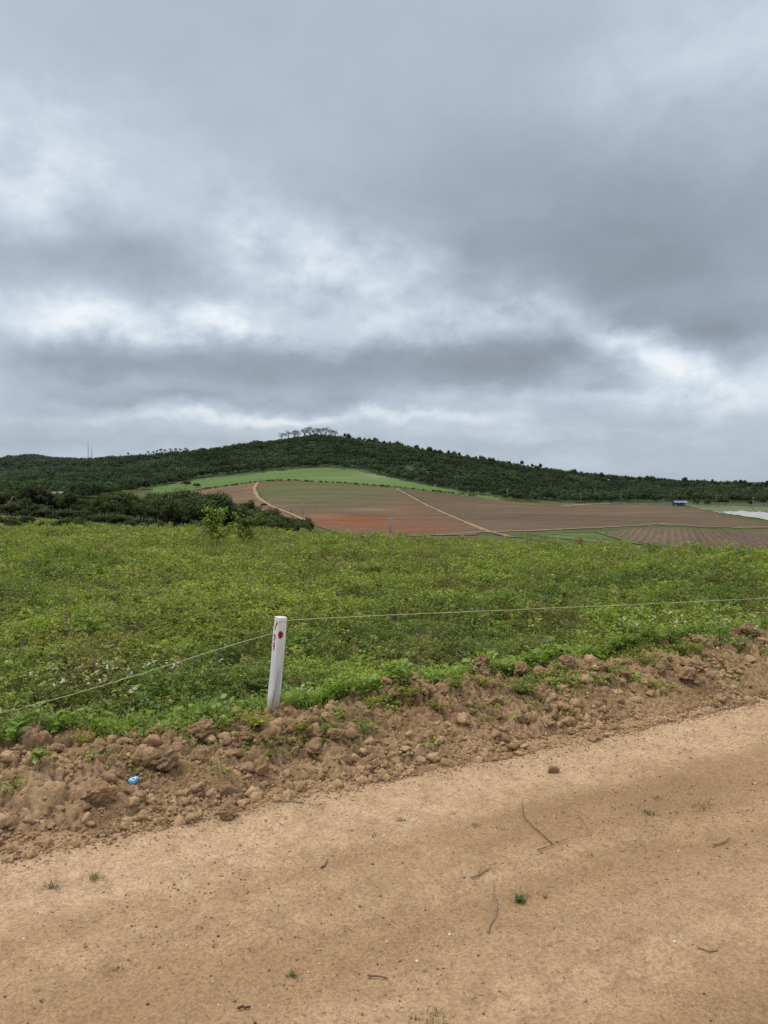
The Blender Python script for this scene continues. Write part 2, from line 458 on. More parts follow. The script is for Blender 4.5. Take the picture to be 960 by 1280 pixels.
# dirt road
def road_mat():
    m, t, out = nt('sandy_road_soil')
    co = objco(t)                                   # x along the road, y across
    sep = t.nodes.new('ShaderNodeSeparateXYZ'); link(t, co, sep.inputs[0])
    mp = t.nodes.new('ShaderNodeMapping'); mp.inputs['Scale'].default_value = (0.35, 1.0, 1.0); link(t, co, mp.inputs['Vector'])
    big = noise(t, mp.outputs[0], 1.1, 6, 0.62, 0.6)
    mp2 = t.nodes.new('ShaderNodeMapping'); mp2.inputs['Scale'].default_value = (0.16, 1.9, 1.0); link(t, co, mp2.inputs['Vector'])
    band = noise(t, mp2.outputs[0], 1.25, 4, 0.5, 0.25)            # bands along the direction of travel
    med = noise(t, co, 6.0, 7, 0.72, 0.3)
    base = ramp(t, math_(t, 'MULTIPLY_ADD', big, 0.5, math_(t, 'MULTIPLY', band, 0.5)), [(0.37, (0.258, 0.155, 0.083)), (0.5, (0.372, 0.233, 0.131)), (0.63, (0.495, 0.332, 0.200))])
    wob = math_(t, 'MULTIPLY_ADD', math_(t, 'SUBTRACT', noise(t, co, 1.6, 5, 0.65), 0.5), 0.5, sep.outputs['Y'])
    # pale compacted lane beside the bank, a second fainter wheel lane nearer the camera
    lane = ramp(t, math_(t, 'MULTIPLY_ADD', wob, 0.5, 0.6), [(0.30, grey(0)), (0.42, grey(0.8)), (0.57, grey(0.8)), (0.66, grey(0.1))])
    c = mix(t, lane, base, (0.505, 0.338, 0.213))
    lane2 = ramp(t, math_(t, 'MULTIPLY_ADD', wob, 0.5, 1.25), [(0.30, grey(0)), (0.42, grey(0.5)), (0.55, grey(0.5)), (0.68, grey(0))])
    c = mix(t, lane2, c, (0.44, 0.287, 0.177))
    rut = math_(t, 'MULTIPLY', ramp(t, math_(t, 'MULTIPLY_ADD', wob, 2.0, 2.25), [(0.15, grey(0)), (0.42, grey(0.8)), (0.58, grey(0.8)), (0.85, grey(0))]), ramp(t, noise(t, mp.outputs[0], 1.7, 5, .6), [(.40, grey(0)), (.58, grey(1))]))
    c = mix(t, rut, c, (0.26, 0.153, 0.083))
    c = mix(t, ramp(t, med, [(0.36, grey(0.5)), (0.58, grey(0))]), c, (0.255, 0.150, 0.080))
    c = mix(t, ramp(t, noise(t, co, 17.0, 6, 0.75, .2), [(0.36, grey(0.5)), (0.52, grey(0))]), c, (0.25, 0.15, 0.081))
    fine = noise(t, co, 70.0, 5, 0.78)
    c = mix(t, 1.0, c, ramp(t, fine, [(0.32, grey(0.62)), (0.5, grey(1.0)), (0.68, grey(1.3))]), 'MULTIPLY')
    vo = t.nodes.new('ShaderNodeTexVoronoi'); vo.inputs['Scale'].default_value = 85; link(t, co, vo.inputs['Vector'])
    sp = math_(t, 'MULTIPLY', ramp(t, vo.outputs['Distance'], [(0.12, grey(1)), (0.3, grey(0))]), ramp(t, noise(t, co, 3.0, 4), [(0.38, grey(0)), (0.58, grey(0.85))]))
    c = mix(t, sp, c, (0.16, 0.10, 0.058))
    # faint greenish moss film in the middle strip
    g = math_(t, 'MULTIPLY', ramp(t, noise(t, co, 2.2, 5, 0.7), [(0.55, grey(0)), (0.72, grey(0.4))]), ramp(t, math_(t, 'MULTIPLY_ADD', wob, 0.5, 0.9), [(0.3, grey(0)), (0.45, grey(1)), (0.6, grey(1)), (0.75, grey(0))]))
    c = mix(t, g, c, (0.235, 0.195, 0.085))
    nrm = bump(t, noise(t, co, 28, 5, 0.75), 0.8, 0.012)
    nrm = bump(t, fine, 0.8, 0.004, nrm)
    principled(t, out, c, 0.95, 0.12, nrm)
    return m
M['road'] = road_mat()

def soil_mat(name, tint=(1, 1, 1), sc=1.0):
    m, t, out = nt(name)
    co = objco(t)
    a = noise(t, co, 2.2 * sc, 5, 0.65, 0.3)
    T = lambda c: tuple(x * y for x, y in zip(c, tint))
    c = ramp(t, a, [(0.30, T((0.19, 0.113, 0.060))), (0.5, T((0.285, 0.177, 0.098))), (0.7, T((0.41, 0.266, 0.154)))])
    f = noise(t, co, 45 * sc, 5, 0.75)
    c = mix(t, 1.0, c, ramp(t, f, [(0.3, grey(0.7)), (0.7, grey(1.3))]), 'MULTIPLY')
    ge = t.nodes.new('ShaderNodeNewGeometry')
    c = mix(t, 1.0, c, ramp(t, ge.outputs['Pointiness'], [(0.43, grey(0.45)), (0.5, grey(0.98)), (0.57, grey(1.25))]), 'MULTIPLY')  # shade painted into the colour: crevices darkened, raised edges lightened
    nrm = bump(t, noise(t, co, 70 * sc, 5, 0.75), 0.9, 0.010)
    nrm = bump(t, noise(t, co, 260 * sc, 3, 0.7), 0.6, 0.003, nrm)
    principled(t, out, c, 0.97, 0.08, nrm)
    return m
M['soil'] = soil_mat('turned_soil')
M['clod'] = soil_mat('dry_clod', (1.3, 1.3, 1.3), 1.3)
M['crumb'] = vcol_mat('soil_crumb', 0.97, 0.04, 60, 0.32, 0.006, 160)

# ------------------------------------------------------------------ ground sheet
AZ = np.concatenate([np.arctan((np.arange(-420, 1381, 1.3) - 480) / F)])
_right = np.linspace(AZ[-1], 2 * np.pi + AZ[0], 70)[1:-1]
AZ = np.concatenate([AZ, _right]); NF = len(AZ)
RR = np.concatenate([np.geomspace(0.4, 34, 70)[:-1], np.geomspace(34, 1150, 270), np.geomspace(1150, 9500, 28)[1:]])
GA, GR = np.meshgrid(AZ, RR)
GX, GY = GR * np.sin(GA), GR * np.cos(GA)
GZ = ground_z(GX, GY)
_s, _tt = st_of(GX, GY)
GZ = GZ - 0.05 * ((_tt < 1.15) & (GR < 40))

FRONT = GY > 1.0
def project(x, y, z):
    d = np.maximum(y * CP - (z - EYE) * SP, 1e-3)
    return 480 + F * x / d, 640 - F * (y * SP + (z - EYE) * CP) / d
PX, PY = project(GX, GY, GZ)

def inpoly(px, py, poly):
    c = np.zeros(px.shape, bool); n = len(poly)
    for i in range(n):
        x1, y1 = poly[i]; x2, y2 = poly[(i + 1) % n]
        if y1 == y2: continue
        c ^= ((y1 > py) != (y2 > py)) & (px < (x2 - x1) * (py - y1) / (y2 - y1) + x1)
    return c

# outlines measured on the photograph; they become patches of land at their real distance
GREEN = [(191, 618), (192, 609), (225, 603), (262, 598), (300, 595), (335, 590), (370, 586.5), (405, 585), (445, 588), (488, 598), (530, 606), (573, 614), (625, 622), (625, 626), (566, 617), (498, 609), (442, 604.5), (364, 600.5), (330, 601), (300, 605), (260, 610), (225, 616)]
WEST = [(180, 626), (186, 620), (230, 616), (265, 611), (300, 606), (319, 603), (317, 612), (322, 622), (334, 632), (356, 641), (372, 650), (330, 652), (250, 640), (200, 632)]
MIDDLE = [(322, 603), (364, 601.5), (442, 606), (494, 611), (528, 630), (568, 648), (606, 664), (585, 672), (540, 676), (480, 676), (440, 672), (392, 657), (362, 640), (340, 632), (328, 622), (322, 612)]
EAST = [(500, 611), (566, 618), (640, 628), (720, 631), (800, 630), (846, 632), (880, 638), (905, 646), (960, 656), (1100, 668), (1100, 673), (960, 661), (870, 659.5), (815, 656.5), (745, 660.5), (660, 664.5), (612, 665), (574, 648), (534, 630)]
FURROW = [(756, 666), (795, 660), (850, 661.5), (960, 664), (1100, 674), (1100, 712), (960, 693), (900, 690), (845, 686), (800, 679), (772, 674)]
PALE = [(893, 640.5), (925, 639.5), (960, 641), (1060, 646), (1060, 658), (960, 650.5), (930, 645.5)]
MARGIN = [(846, 630), (880, 632), (960, 632), (1100, 634), (1100, 645), (960, 640), (893, 640), (880, 637)]

def fcol(px, py, blobs, base):
    c = np.broadcast_to(np.array(base, float), px.shape + (3,)).copy()
    for (x, y, sx, sy, cc, k) in blobs:
        w = np.clip(k * np.exp(-((px - x) / sx) ** 2 - ((py - y) / sy) ** 2) * (1 + .55 * fbm(px * .018 + y, py * .20 + .01 * px, int(x), 4, .6)), 0, 1)[..., None]
        c = c * (1 - w) + np.array(cc) * w
    return c

def patch(name, poly, dmin, dmax, mat, base, blobs=(), lift=0.15):
    m = (GR > dmin) & (GR < dmax) & FRONT
    cx = (PX[:-1, :-1] + PX[1:, 1:]) / 2; cy = (PY[:-1, :-1] + PY[1:, 1:]) / 2
    jit = 0.9 * fbm(cx * 0.07, cy * 0.3, 77, 4, .65)
    ok = inpoly(cx, cy + jit, poly) & m[:-1, :-1] & m[1:, 1:]
    ii, jj = np.nonzero(ok)
    q = np.stack([ii * NF + jj, ii * NF + jj + 1, (ii + 1) * NF + jj + 1, (ii + 1) * NF + jj], 1)
    u, inv = np.unique(q.ravel(), return_inverse=True)
    V = np.stack([GX.ravel()[u], GY.ravel()[u], GZ.ravel()[u] + lift], 1)
    C = fcol(PX.ravel()[u], PY.ravel()[u], blobs, base)
    f = inv.reshape(-1, 4)[:, ::-1]
    o = new_mesh(name, V, f, mat, None, C, True)
    return tag(o, kind='structure')

# land colours on the sheet itself
GCOL = np.empty(GX.shape + (3,)); GCOL[:] = (0.075, 0.085, 0.028)
nearf = (GR < 55)[..., None]
GCOL = np.where(nearf, np.array([0.085, 0.080, 0.030]), GCOL)
wood = (GR > 575) & (GR < 1500)
GCOL[wood] = (0.055, 0.072, 0.038)
GCOL[GR > 1500] = (0.030, 0.045, 0.048)  # bluish distance haze painted into the farthest land colour
vw = inpoly(PX, PY, [(-400, 648), (60, 652), (120, 657), (180, 664), (260, 672), (390, 672), (330, 650), (250, 628), (180, 622), (-400, 600)]) & (GR > 110) & (GR < 420)
GCOL[vw] = (0.026, 0.036, 0.016)
light = inpoly(PX, PY, [(630, 676), (700, 668), (770, 664), (775, 674), (840, 686), (760, 690), (640, 690)]) & (GR > 60) & (GR < 330)
GCOL[light] = (0.088, 0.118, 0.036)
mead = inpoly(PX, PY, [(-400, 640), (30, 640), (120, 655), (180, 664), (180, 690), (-400, 690)]) & (GR > 48) & (GR < 150)
GCOL[mead] = (0.085, 0.108, 0.036)
bare = (GR < 40) & (_tt < 1.2)
GCOL[bare] = (0.20, 0.13, 0.08)
nR = len(RR)
_i, _j = np.meshgrid(np.arange(nR - 1), np.arange(NF), indexing='ij')
_j2 = (_j + 1) % NF
quads = np.stack([_i * NF + _j, (_i + 1) * NF + _j, (_i + 1) * NF + _j2, _i * NF + _j2], -1).reshape(-1, 4)
ground = new_mesh('ground', np.stack([GX, GY, GZ], -1).reshape(-1, 3), quads[:, ::-1], M['terrain'], None, GCOL.reshape(-1, 3), True)
tag(ground, kind='structure')

BRN = (0.110, 0.075, 0.045)
patch('green_field', GREEN, 430, 760, M['crop'], (0.092, 0.142, 0.040), [(470, 597, 60, 6, (0.18, 0.205, 0.10), 0.6), (240, 606, 40, 6, (0.085, 0.125, 0.045), 0.7)])
patch('ploughed_field', WEST, 240, 620, M['field_a'], (0.160, 0.100, 0.058), [(210, 625, 25, 6, (0.21, 0.138, 0.09), 0.7), (290, 622, 20, 8, (.14, .088, .056), .7)])
patch('ploughed_field', MIDDLE, 185, 640, M['field_b'], (0.125, 0.078, 0.046), [
    (375, 616, 75, 17, (0.092, 0.100, 0.040), 1.0), (455, 615, 65, 11, (0.098, 0.096, 0.046), 0.9), (420, 630, 60, 8, (0.105, 0.09, 0.045), 0.6),
    (440, 653, 60, 8, (0.195, 0.070, 0.033), 0.97), (530, 661, 40, 8, (0.165, 0.070, 0.042), 0.85), (405, 646, 25, 4, (.23, .115, .072), .6),
    (470, 637, 40, 3, (0.20, 0.125, 0.085), 0.6), (500, 640, 16, 16, (0.16, 0.085, 0.055), 0.5), (352, 632, 18, 8, (0.16, 0.10, 0.065), 0.5)])
patch('ploughed_field', EAST, 185, 640, M['field_c'], BRN, [(690, 646, 110, 3, (0.075, 0.050, 0.037), 0.8), (790, 641, 90, 5, (0.140, 0.093, 0.064), 0.7), (600, 636, 50, 7, (0.135, 0.087, 0.058), .7), (620, 655, 60, 5, (0.130, 0.087, 0.062), .7), (840, 652, 60, 3, (.095, .064, .048), .7)])
patch('ploughed_field', FURROW, 100, 330, M['furrow'], (0.112, 0.077, 0.050), [(930, 675, 40, 9, (0.115, 0.075, 0.055), 0.7)])
patch('gravel_yard', PALE, 240, 560, M['track'], (0.33, 0.33, 0.32), lift=0.3)
patch('grass_verge', MARGIN, 330, 640, M['crop'], (0.115, 0.135, 0.062), [(900, 636, 50, 3, (0.15, 0.145, 0.085), 0.6)])

def track(name, pts, width, color, lift=0.22, dmin=150, dmax=700):
    """ribbon of bare soil laid along the land"""
    P = []
    for a, b in zip(pts[:-1], pts[1:]):
        n = max(2, int(math.hypot(b[0] - a[0], b[1] - a[1]) / 3))
        for k in range(n): P.append(hit(a[0] + (b[0] - a[0]) * k / n, a[1] + (b[1] - a[1]) * k / n, dmin, dmax))
    P.append(hit(*pts[-1], dmin, dmax))
    P = np.array([tuple(p) for p in P])
    for _ in range(2): P[1:-1] = (P[:-2] + P[1:-1] * 2 + P[2:]) / 4
    T = np.gradient(P[:, :2], axis=0); T /= np.linalg.norm(T, axis=1, keepdims=True) + 1e-9
    Nn = np.c_[-T[:, 1], T[:, 0]]
    w = width * (0.75 + 0.5 * RNG.random(len(P)))
    rows = []
    for k in (-0.5, 0, 0.5):
        xy = P[:, :2] + Nn * (w * k)[:, None]
        rows.append(np.c_[xy, ground_z(xy[:, 0], xy[:, 1]) + lift])
    V = np.vstack(rows); n = len(P); f = []
    for r in range(2):
        for i in range(n - 1): f.append((r * n + i, r * n + i + 1, (r + 1) * n + i + 1, (r + 1) * n + i))
    return tag(new_mesh(name, V, f, M['track'], None, np.broadcast_to(np.array(color), (len(V), 3)), True), kind='structure')
TC = (0.27, 0.178, 0.112)
track('dirt_track', [(322, 603), (317, 611), (322, 622), (337, 632), (360, 641), (384, 652)], 2.2, TC)
track('dirt_track', [(496, 611), (530, 630), (570, 648), (608, 664), (640, 672)], 2.0, TC)
track('dirt_track', [(480, 672), (540, 670), (600, 666), (660, 664), (745, 660), (800, 657), (822, 655)], 2.2, (0.26, 0.185, 0.135))
track('dirt_track', [(822, 655), (870, 658), (920, 660), (965, 659)], 2.2, (0.29, 0.225, 0.17))
track('dirt_track', [(704, 632.5), (735, 630.5), (772, 629)], 4.0, (0.24, 0.165, 0.115), dmin=350)

track('dirt_track', [(618, 668), (660, 674), (700, 680), (740, 686)], 1.4, (.095, .09, .045), dmin=90, dmax=260)
track('grass_strip', [(650, 667), (690, 672), (740, 678), (790, 684)], 1.6, (.105, .13, .048), dmin=90, dmax=260)
track('dirt_track', [(690, 668), (730, 671), (775, 677)], 1.2, (.095, .088, .045), dmin=90, dmax=260)
track('grass_strip', [(700, 666), (745, 665), (764, 671), (800, 681), (850, 688)], 1.6, (.085, .115, .04), dmin=90, dmax=260)

# ------------------------------------------------------------------ dirt road and earth bank
ROT = math.atan2(DV[1], DV[0])
def sheet(name, s0, s1, t0, t1, ds, dt, zf, mat):
    S = np.arange(s0, s1 + ds, ds); T = np.arange(t0, t1 + dt, dt)
    SS, TT = np.meshgrid(S, T)
    V = np.stack([SS, TT, zf(SS, TT)], -1).reshape(-1, 3); n = len(S)
    i, j = np.meshgrid(np.arange(len(T) - 1), np.arange(n - 1), indexing='ij')
    q = np.stack([i * n + j, i * n + j + 1, (i + 1) * n + j + 1, (i + 1) * n + j], -1).reshape(-1, 4)
    o = new_mesh(name, V, q, mat, None, None, True)
    o.location = (E0[0], E0[1], 0); o.rotation_euler = (0, 0, ROT)
    return tag(o, kind='structure')
def _rz(s, t):
    x, y = xy_of(s, t); return ground_z(x, y) + road_z(s, t)
def _bz(s, t):
    x, y = xy_of(s, t); g = ground_z(x, y)
    z = g + np.where(t < 0.2, road_z(s, t), 0) + bank_z(s, t)
    edge = (t < -0.10) | (t > 1.34)
    return np.where(edge, g - 0.06, np.where(bank_z(s, t) < 0.004, g - 0.03, z))
sheet('dirt_road', -9, 20, -9, 0.30, 0.03, 0.03, _rz, M['road'])
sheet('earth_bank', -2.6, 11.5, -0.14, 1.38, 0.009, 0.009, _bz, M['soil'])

# ------------------------------------------------------------------ clods, crumbs, pebbles, straw
def ico(sub):
    import bmesh
    bm = bmesh.new(); bmesh.ops.create_icosphere(bm, subdivisions=sub, radius=1.0)
    v = np.array([tuple(x.co) for x in bm.verts]); f = np.array([[q.index for q in p.verts] for p in bm.faces]); bm.free()
    return v, f
ICO1, ICOF1 = ico(1); ICO2, ICOF2 = ico(2); ICO4, ICOF4 = ico(4)

def lump_mesh(seed, flat=0.65):
    rg = np.random.default_rng(seed); v = ICO4.copy()
    r = np.ones(len(v))
    for _ in range(9):                                        # broken facets
        d = rg.normal(size=3); d /= np.linalg.norm(d); k = rg.uniform(0.55, 0.9)
        p = v @ d; r = np.minimum(r, np.where(p > k, k / np.maximum(p, 1e-3), 10)) if True else r
    n = fbm(v[:, 0] * 2 + v[:, 2] * 1.3, v[:, 1] * 2 - v[:, 2] * 1.7, seed, 5, 0.6)
    v = v * (r * (1 + 0.22 * n + 0.045 * fbm(v[:, 0] * 5 + v[:, 2] * 2.3, v[:, 1] * 5 - v[:, 2] * 3.1, seed + 9, 3, .6)))[:, None] * np.array([1, rg.uniform(0.7, 0.95), flat])
    return v
CLODS = []
for k in range(7):
    me = bpy.data.meshes.new('clod_shape'); v = lump_mesh(300 + k, random.uniform(0.55, 0.8))
    me.from_pydata(v.tolist(), [], ICOF4.tolist()); me.materials.append(M['crumb'])
    ca_ = me.color_attributes.new('col', 'FLOAT_COLOR', 'POINT'); cc_ = np.ones((len(v), 4), np.float32)
    cc_[:, :3] = np.array([.30, .188, .106]) * random.uniform(.85, 1.15) * (1 + .25 * fbm(v[:, 0] * 2 + k, v[:, 1] * 2 + v[:, 2], 17, 3))[:, None]; ca_.data.foreach_set('color', cc_.ravel())
    CLODS.append(me)
def clod(p, r, label, group=None, k=None, sink=0.25):
    o = bpy.data.objects.new('dirt_clod', CLODS[k if k is not None else random.randrange(7)]); col.objects.link(o)
    o.location = (p[0], p[1], p[2] + r * (0.6 - sink)); o.scale = (r, r * random.uniform(.85, 1.1), r)
    o.rotation_euler = (random.uniform(-.3, .3), random.uniform(-.3, .3), random.uniform(0, 6.28))
    return tag(o, label, 'clod of earth', group)
clod(hit(285, 995), 0.048, 'squarish brown clod at the foot of the bank, right above a rounder one')
clod(hit(286, 1022), 0.046, 'rounded brown clod lying out on the pale road edge below the bank', k=2, sink=.1)
clod(hit(302, 1000), 0.034, 'small dark clod touching the squarish one at the foot of the bank')
clod(hit(206, 958), 0.085, 'large dark mossy clod halfway up the bank above the blue cap', k=1)
clod(hit(392, 940), 0.075, 'big clod with a deep shadow low on the bank, right of the white stake', k=3)
clod(hit(440, 918), 0.065, 'pale rounded clod in the middle of the bank, right of the white stake', k=4)
clod(hit(937, 795), 0.10, 'reddish clod standing highest on the bank crest at the right edge', k=5, sink=.1)
clod(hit(124, 1000), 0.085, 'long pale broken clod lying left of the blue cap', k=6)
clod(hit(692, 966), 0.030, 'single dark clod alone on the bare road near the bank', k=0, sink=0.05)
clod(hit(327, 968), 0.045, 'pale oval clod low on the bank directly below the stake', k=2)
clod(hit(148, 905), 0.07, 'flat topped clod on the bank crest beside the leafy weeds at left', k=3)
clod(hit(650, 842), 0.07, 'lumpy clod on the bank crest beneath the string, right of centre', k=1)
clod(hit(860, 850), 0.085, 'grey green weathered clod half way up the bank at right', k=4)
for i in range(130):
    s = random.uniform(-1.4, 8.0); t = random.choice([random.uniform(0.05, 0.5), random.uniform(0.4, 1.05), random.uniform(0.6, 1.0)])
    x, y = xy_of(s, t); z = float(full_z(np.array([x]), np.array([y]))[0])
    if i < 60: t = random.uniform(.42, .95); x, y = xy_of(s, t); z = float(full_z(np.array([x]), np.array([y]))[0])
    clod((x, y, z), (0.038 + 0.046 * random.random()) if i < 60 else 0.016 + 0.034 * random.random() ** 2.0, 'crumbly brown clod among many others on the earth bank', 'clods on the earth bank', sink=0.35)

def small_lump(src, seed):
    rg = np.random.default_rng(seed); r = np.ones(len(src))
    for _ in range(13):
        d = rg.normal(size=3); d /= np.linalg.norm(d); k = rg.uniform(0.5, 0.9); p = src @ d
        r = np.minimum(r, np.where(p > k, k / np.maximum(p, 1e-3), 10))
    n = fbm(src[:, 0] * 1.7 + src[:, 2] * 1.3 + seed, src[:, 1] * 1.7 - src[:, 2] * 1.7, seed, 3, 0.6)
    return src * (r * (1 + 0.20 * n + 0.13 * fbm(src[:, 0] * 4.1 + src[:, 2] * 3.3, src[:, 1] * 4.3 - src[:, 2] * 3.1 + seed, seed + 5, 3, 0.7)))[:, None] * np.array([1, rg.uniform(.6, .95), rg.uniform(.5, .8)])
ICO3, ICOF3 = ico(3)
BIG = [small_lump(ICO3, 40 + k) for k in range(14)]; SMALL = [small_lump(ICO2, 70 + k) for k in range(14)]; TINY = [small_lump(ICO1, 90 + k) for k in range(14)]
g = Geo()
def crumbs(n, S, T, rad, shapes, faces, sink):
    X, Y = xy_of(S, T); Z = full_z(X, Y)
    for i in range(n):
        v = shapes[int(RNG.integers(len(shapes)))]; a = RNG.uniform(0, 6.283); ca, sa = math.cos(a), math.sin(a); tl = RNG.uniform(-.5, .5)
        v = np.c_[v[:, 0] * ca - v[:, 1] * sa, v[:, 0] * sa + v[:, 1] * ca, v[:, 2]]
        v = np.c_[v[:, 0], v[:, 1] * math.cos(tl) - v[:, 2] * math.sin(tl), v[:, 1] * math.sin(tl) + v[:, 2] * math.cos(tl)] * rad[i]
        c = np.array([0.325, 0.206, 0.117]) * RNG.uniform(0.72, 1.25)
        g.v.append(v + np.array([X[i], Y[i], Z[i] + rad[i] * sink])); g.f.append(faces + g.n); g.n += len(v); g.c.append(np.broadcast_to(c, (len(v), 3)))
def bank_t(n):
    return np.where(RNG.random(n) < .30, np.abs(RNG.normal(.05, .14, n)), RNG.uniform(0.02, 1.12, n))
def bank_st(n):
    S = RNG.uniform(-1.6, 8.5, n * 3); T = bank_t(n * 3); w = perlin(S * 2.6, T * 2.6, 661) + .7 * perlin(S * 6, T * 6, 671) + RNG.normal(0, .55, n * 3)
    k = np.argsort(-w)[:n]; return S[k], T[k]
n = 1500; S, T = bank_st(n); crumbs(n, S, T, .016 + .055 * RNG.random(n) ** 2.0 * (.55 + .5 * np.clip(T, 0, 1)), BIG, ICOF3, .12)
n = 8500; S, T = bank_st(n); crumbs(n, S, T, .006 + .013 * RNG.random(n) ** 1.8, SMALL, ICOF2, .1)
n = 15000; S = RNG.uniform(-1.6, 8.5, n); T = np.where(RNG.random(n) < .4, RNG.normal(0.02, .07, n), bank_t(n)); far = RNG.random(n) < .03
crumbs(n, S, np.where(far, -np.abs(RNG.normal(0, .30, n)), T), .0025 + .0065 * RNG.random(n) ** 2, TINY, ICOF1, .3)
tag(g.build('loose_soil', M['crumb'], smooth=False), 'loose brown crumbs of soil scattered over the bank and its foot', 'soil crumbs', kind='stuff')

g = Geo(); n = 14000
S = RNG.uniform(-1.0, 7.5, n); T = -0.02 - 3.6 * RNG.random(n) ** 1.1
X, Y = xy_of(S, T)
keep = (Y > 1.2) & (perlin(S * 0.8, T * 1.6, 123) + RNG.normal(0, .35, n) > -0.1); X, Y, S, T = X[keep], Y[keep], S[keep], T[keep]; Z = full_z(X, Y)
for i in range(len(X)):
    rr = 0.0018 + 0.0042 * RNG.random() ** 2.5
    v = ICO1 * (1 + 0.4 * (RNG.random((len(ICO1), 1)) - 0.5)) * rr * np.array([1, RNG.uniform(.7, 1), .7])
    c = np.array([0.30, 0.18, 0.10]) * RNG.uniform(0.45, 1.35) if RNG.random() < .93 else np.array([0.55, 0.45, 0.33])
    g.v.append(v + np.array([X[i], Y[i], Z[i] + rr * 0.3])); g.f.append(ICOF1 + g.n); g.n += len(v); g.c.append(np.broadcast_to(c, (len(v), 3)))
tag(g.build('gravel', M['crumb'], smooth=True), 'fine brown grit and tiny stones strewn over the dirt road', 'gravel', kind='stuff')

g = Geo(); n = 9500
S = RNG.uniform(-1.0, 7.5, n); T = -0.05 - 3.4 * RNG.random(n)
X, Y = xy_of(S, T); keep = (Y > 1.2) & (perlin(S * 0.7 + 9, T * 1.3, 223) + RNG.normal(0, .3, n) > -0.05); X, Y = X[keep], Y[keep]; n = len(X); Z = full_z(X, Y)
a = RNG.uniform(0, 2 * np.pi, n); dv = np.c_[np.cos(a), np.sin(a), RNG.normal(0, .12, n)]
cc = np.where((RNG.random(n) < .5)[:, None], np.array([[0.44, 0.34, 0.22]]), np.array([[0.13, 0.09, 0.055]])) * RNG.uniform(.7, 1.2, (n, 1))
g.leaves(np.c_[X, Y, Z + 0.003], dv, np.tile([0, 0, 1.0], (n, 1)), RNG.uniform(.008, .034, n), RNG.uniform(.0014, .0034, n), cc, 0.05)
tag(g.build('dry_straw', M['wood']), 'tiny dry straw and root bits littering the dirt road', 'straw litter', kind='stuff')

PEB = bpy.data.meshes.new('pebble_shape'); v = ICO2 * (1 + 0.18 * fbm(ICO2[:, 0] * 2 + 3, ICO2[:, 1] * 2 + ICO2[:, 2], 5, 3))[:, None] * np.array([1, .8, .6])
PEB.from_pydata(v.tolist(), [], ICOF2.tolist()); PEB.materials.append(M['stone']); PEB.polygons.foreach_set('use_smooth', np.ones(len(ICOF2), bool))
_a = PEB.color_attributes.new('col', 'FLOAT_COLOR', 'POINT'); _c = np.ones((len(v), 4), np.float32); _c[:, :3] = (0.62, 0.56, 0.47); _a.data.foreach_set('color', _c.ravel())
for (px, py, r, lab) in [(562, 1170, .0065, 'white pebble on the road, upper of a pair left of the grass stalk'),
                         (521, 1203, .006, 'white pebble on the road, lower of a pair below the grass stalk'),
                         (848, 1065, .005, 'cream pebble on the road left of the curved twig at right'),
                         (843, 1178, .0065, 'flat cream pebble near the lower right of the road'),
                         (944, 980, .006, 'pale pebble at the right edge of the road below the bank'),
                         (30, 1175, .0055, 'pale pebble near the left edge of the road')]:
    p = hit(px, py); o = bpy.data.objects.new('pebble', PEB); col.objects.link(o)
    o.location = (p.x, p.y, p.z + r * .4); o.scale = (r, r, r); o.rotation_euler = (0, 0, random.uniform(0, 6)); tag(o, lab, 'pebble', 'pale pebbles on the road')

# ------------------------------------------------------------------ twigs
def twig(pts, r0, r1, color, label, name='twig', branches=(), lift=0.004):
    P = [np.array(hit(*q)) for q in pts]
    P = np.array(P); P[:, 2] += lift + 0.006 * RNG.random(len(P))
    Q = [P[0]]
    for a, b in zip(P[:-1], P[1:]):
        for k in (1, 2, 3): Q.append(a + (b - a) * k / 3 + (RNG.normal(0, .0025, 3) if k < 3 else 0) * np.array([1, 1, .4]))
    Q = np.array(Q); o0 = Q[0].copy()
    root = empty(name, tuple(o0)) if branches else None
    g = Geo(); g.tube(Q - o0, np.linspace(r0, r1, len(Q)), color, 6)
    if not branches:
        o = g.build(name, M['wood'], smooth=True); o.location = tuple(o0)
    else:
        g.build('stem', M['wood'], root, True); o = root
        for br in branches:
            B = np.array([np.array(hit(*q)) for q in br]); B[:, 2] += lift + .004
            h = Geo(); h.tube(B - o0, np.linspace(r1 * 1.6, r1 * .6, len(B)), np.array(color) * .9, 5); h.build('side_twig', M['wood'], root, True)
    return tag(o, label, 'twig')
DK_, TAN = (0.075, 0.048, 0.03), (0.27, 0.19, 0.12)
twig([(690, 1057), (672, 1040), (655, 1025), (654, 1015), (652, 1002)], .0032, .0014, (0.19, .125, .078), 'long thin bent brown twig on the road forking against a short stick', branches=[[(672, 1065), (688, 1060), (700, 1055), (710, 1051)]])
twig([(720, 1014), (728, 1028), (737, 1040), (739, 1047)], .0022, .0016, (0.3, .2, .15), 'thin pale reddish twig lying alone right of the bent brown twig')
twig([(588, 1098), (600, 1096), (612, 1088)], .0032, .0022, TAN, 'short hooked tan twig on the road above the grass stalk', branches=[[(598, 1096), (600, 1090), (602, 1086)]])
twig([(610, 1168), (618, 1150), (621, 1137), (618, 1120), (617, 1106)], .0028, .0014, (0.25, .19, .13), 'long pale dry stalk with a dark root end lying on the road')
twig([(892, 1058), (902, 1056), (912, 1050)], .004, .0025, (0.21, .14, .088), 'short thick curved brown twig at the right of the road')
twig([(402, 1088), (406, 1082), (410, 1077)], .004, .0025, (0.19, .12, .075), 'stubby brown twig on the road below the bank, left of centre')
twig([(345, 1004), (360, 1003), (380, 1005)], .004, .003, TAN, 'short straight stick at the foot of the bank right of the two clods')
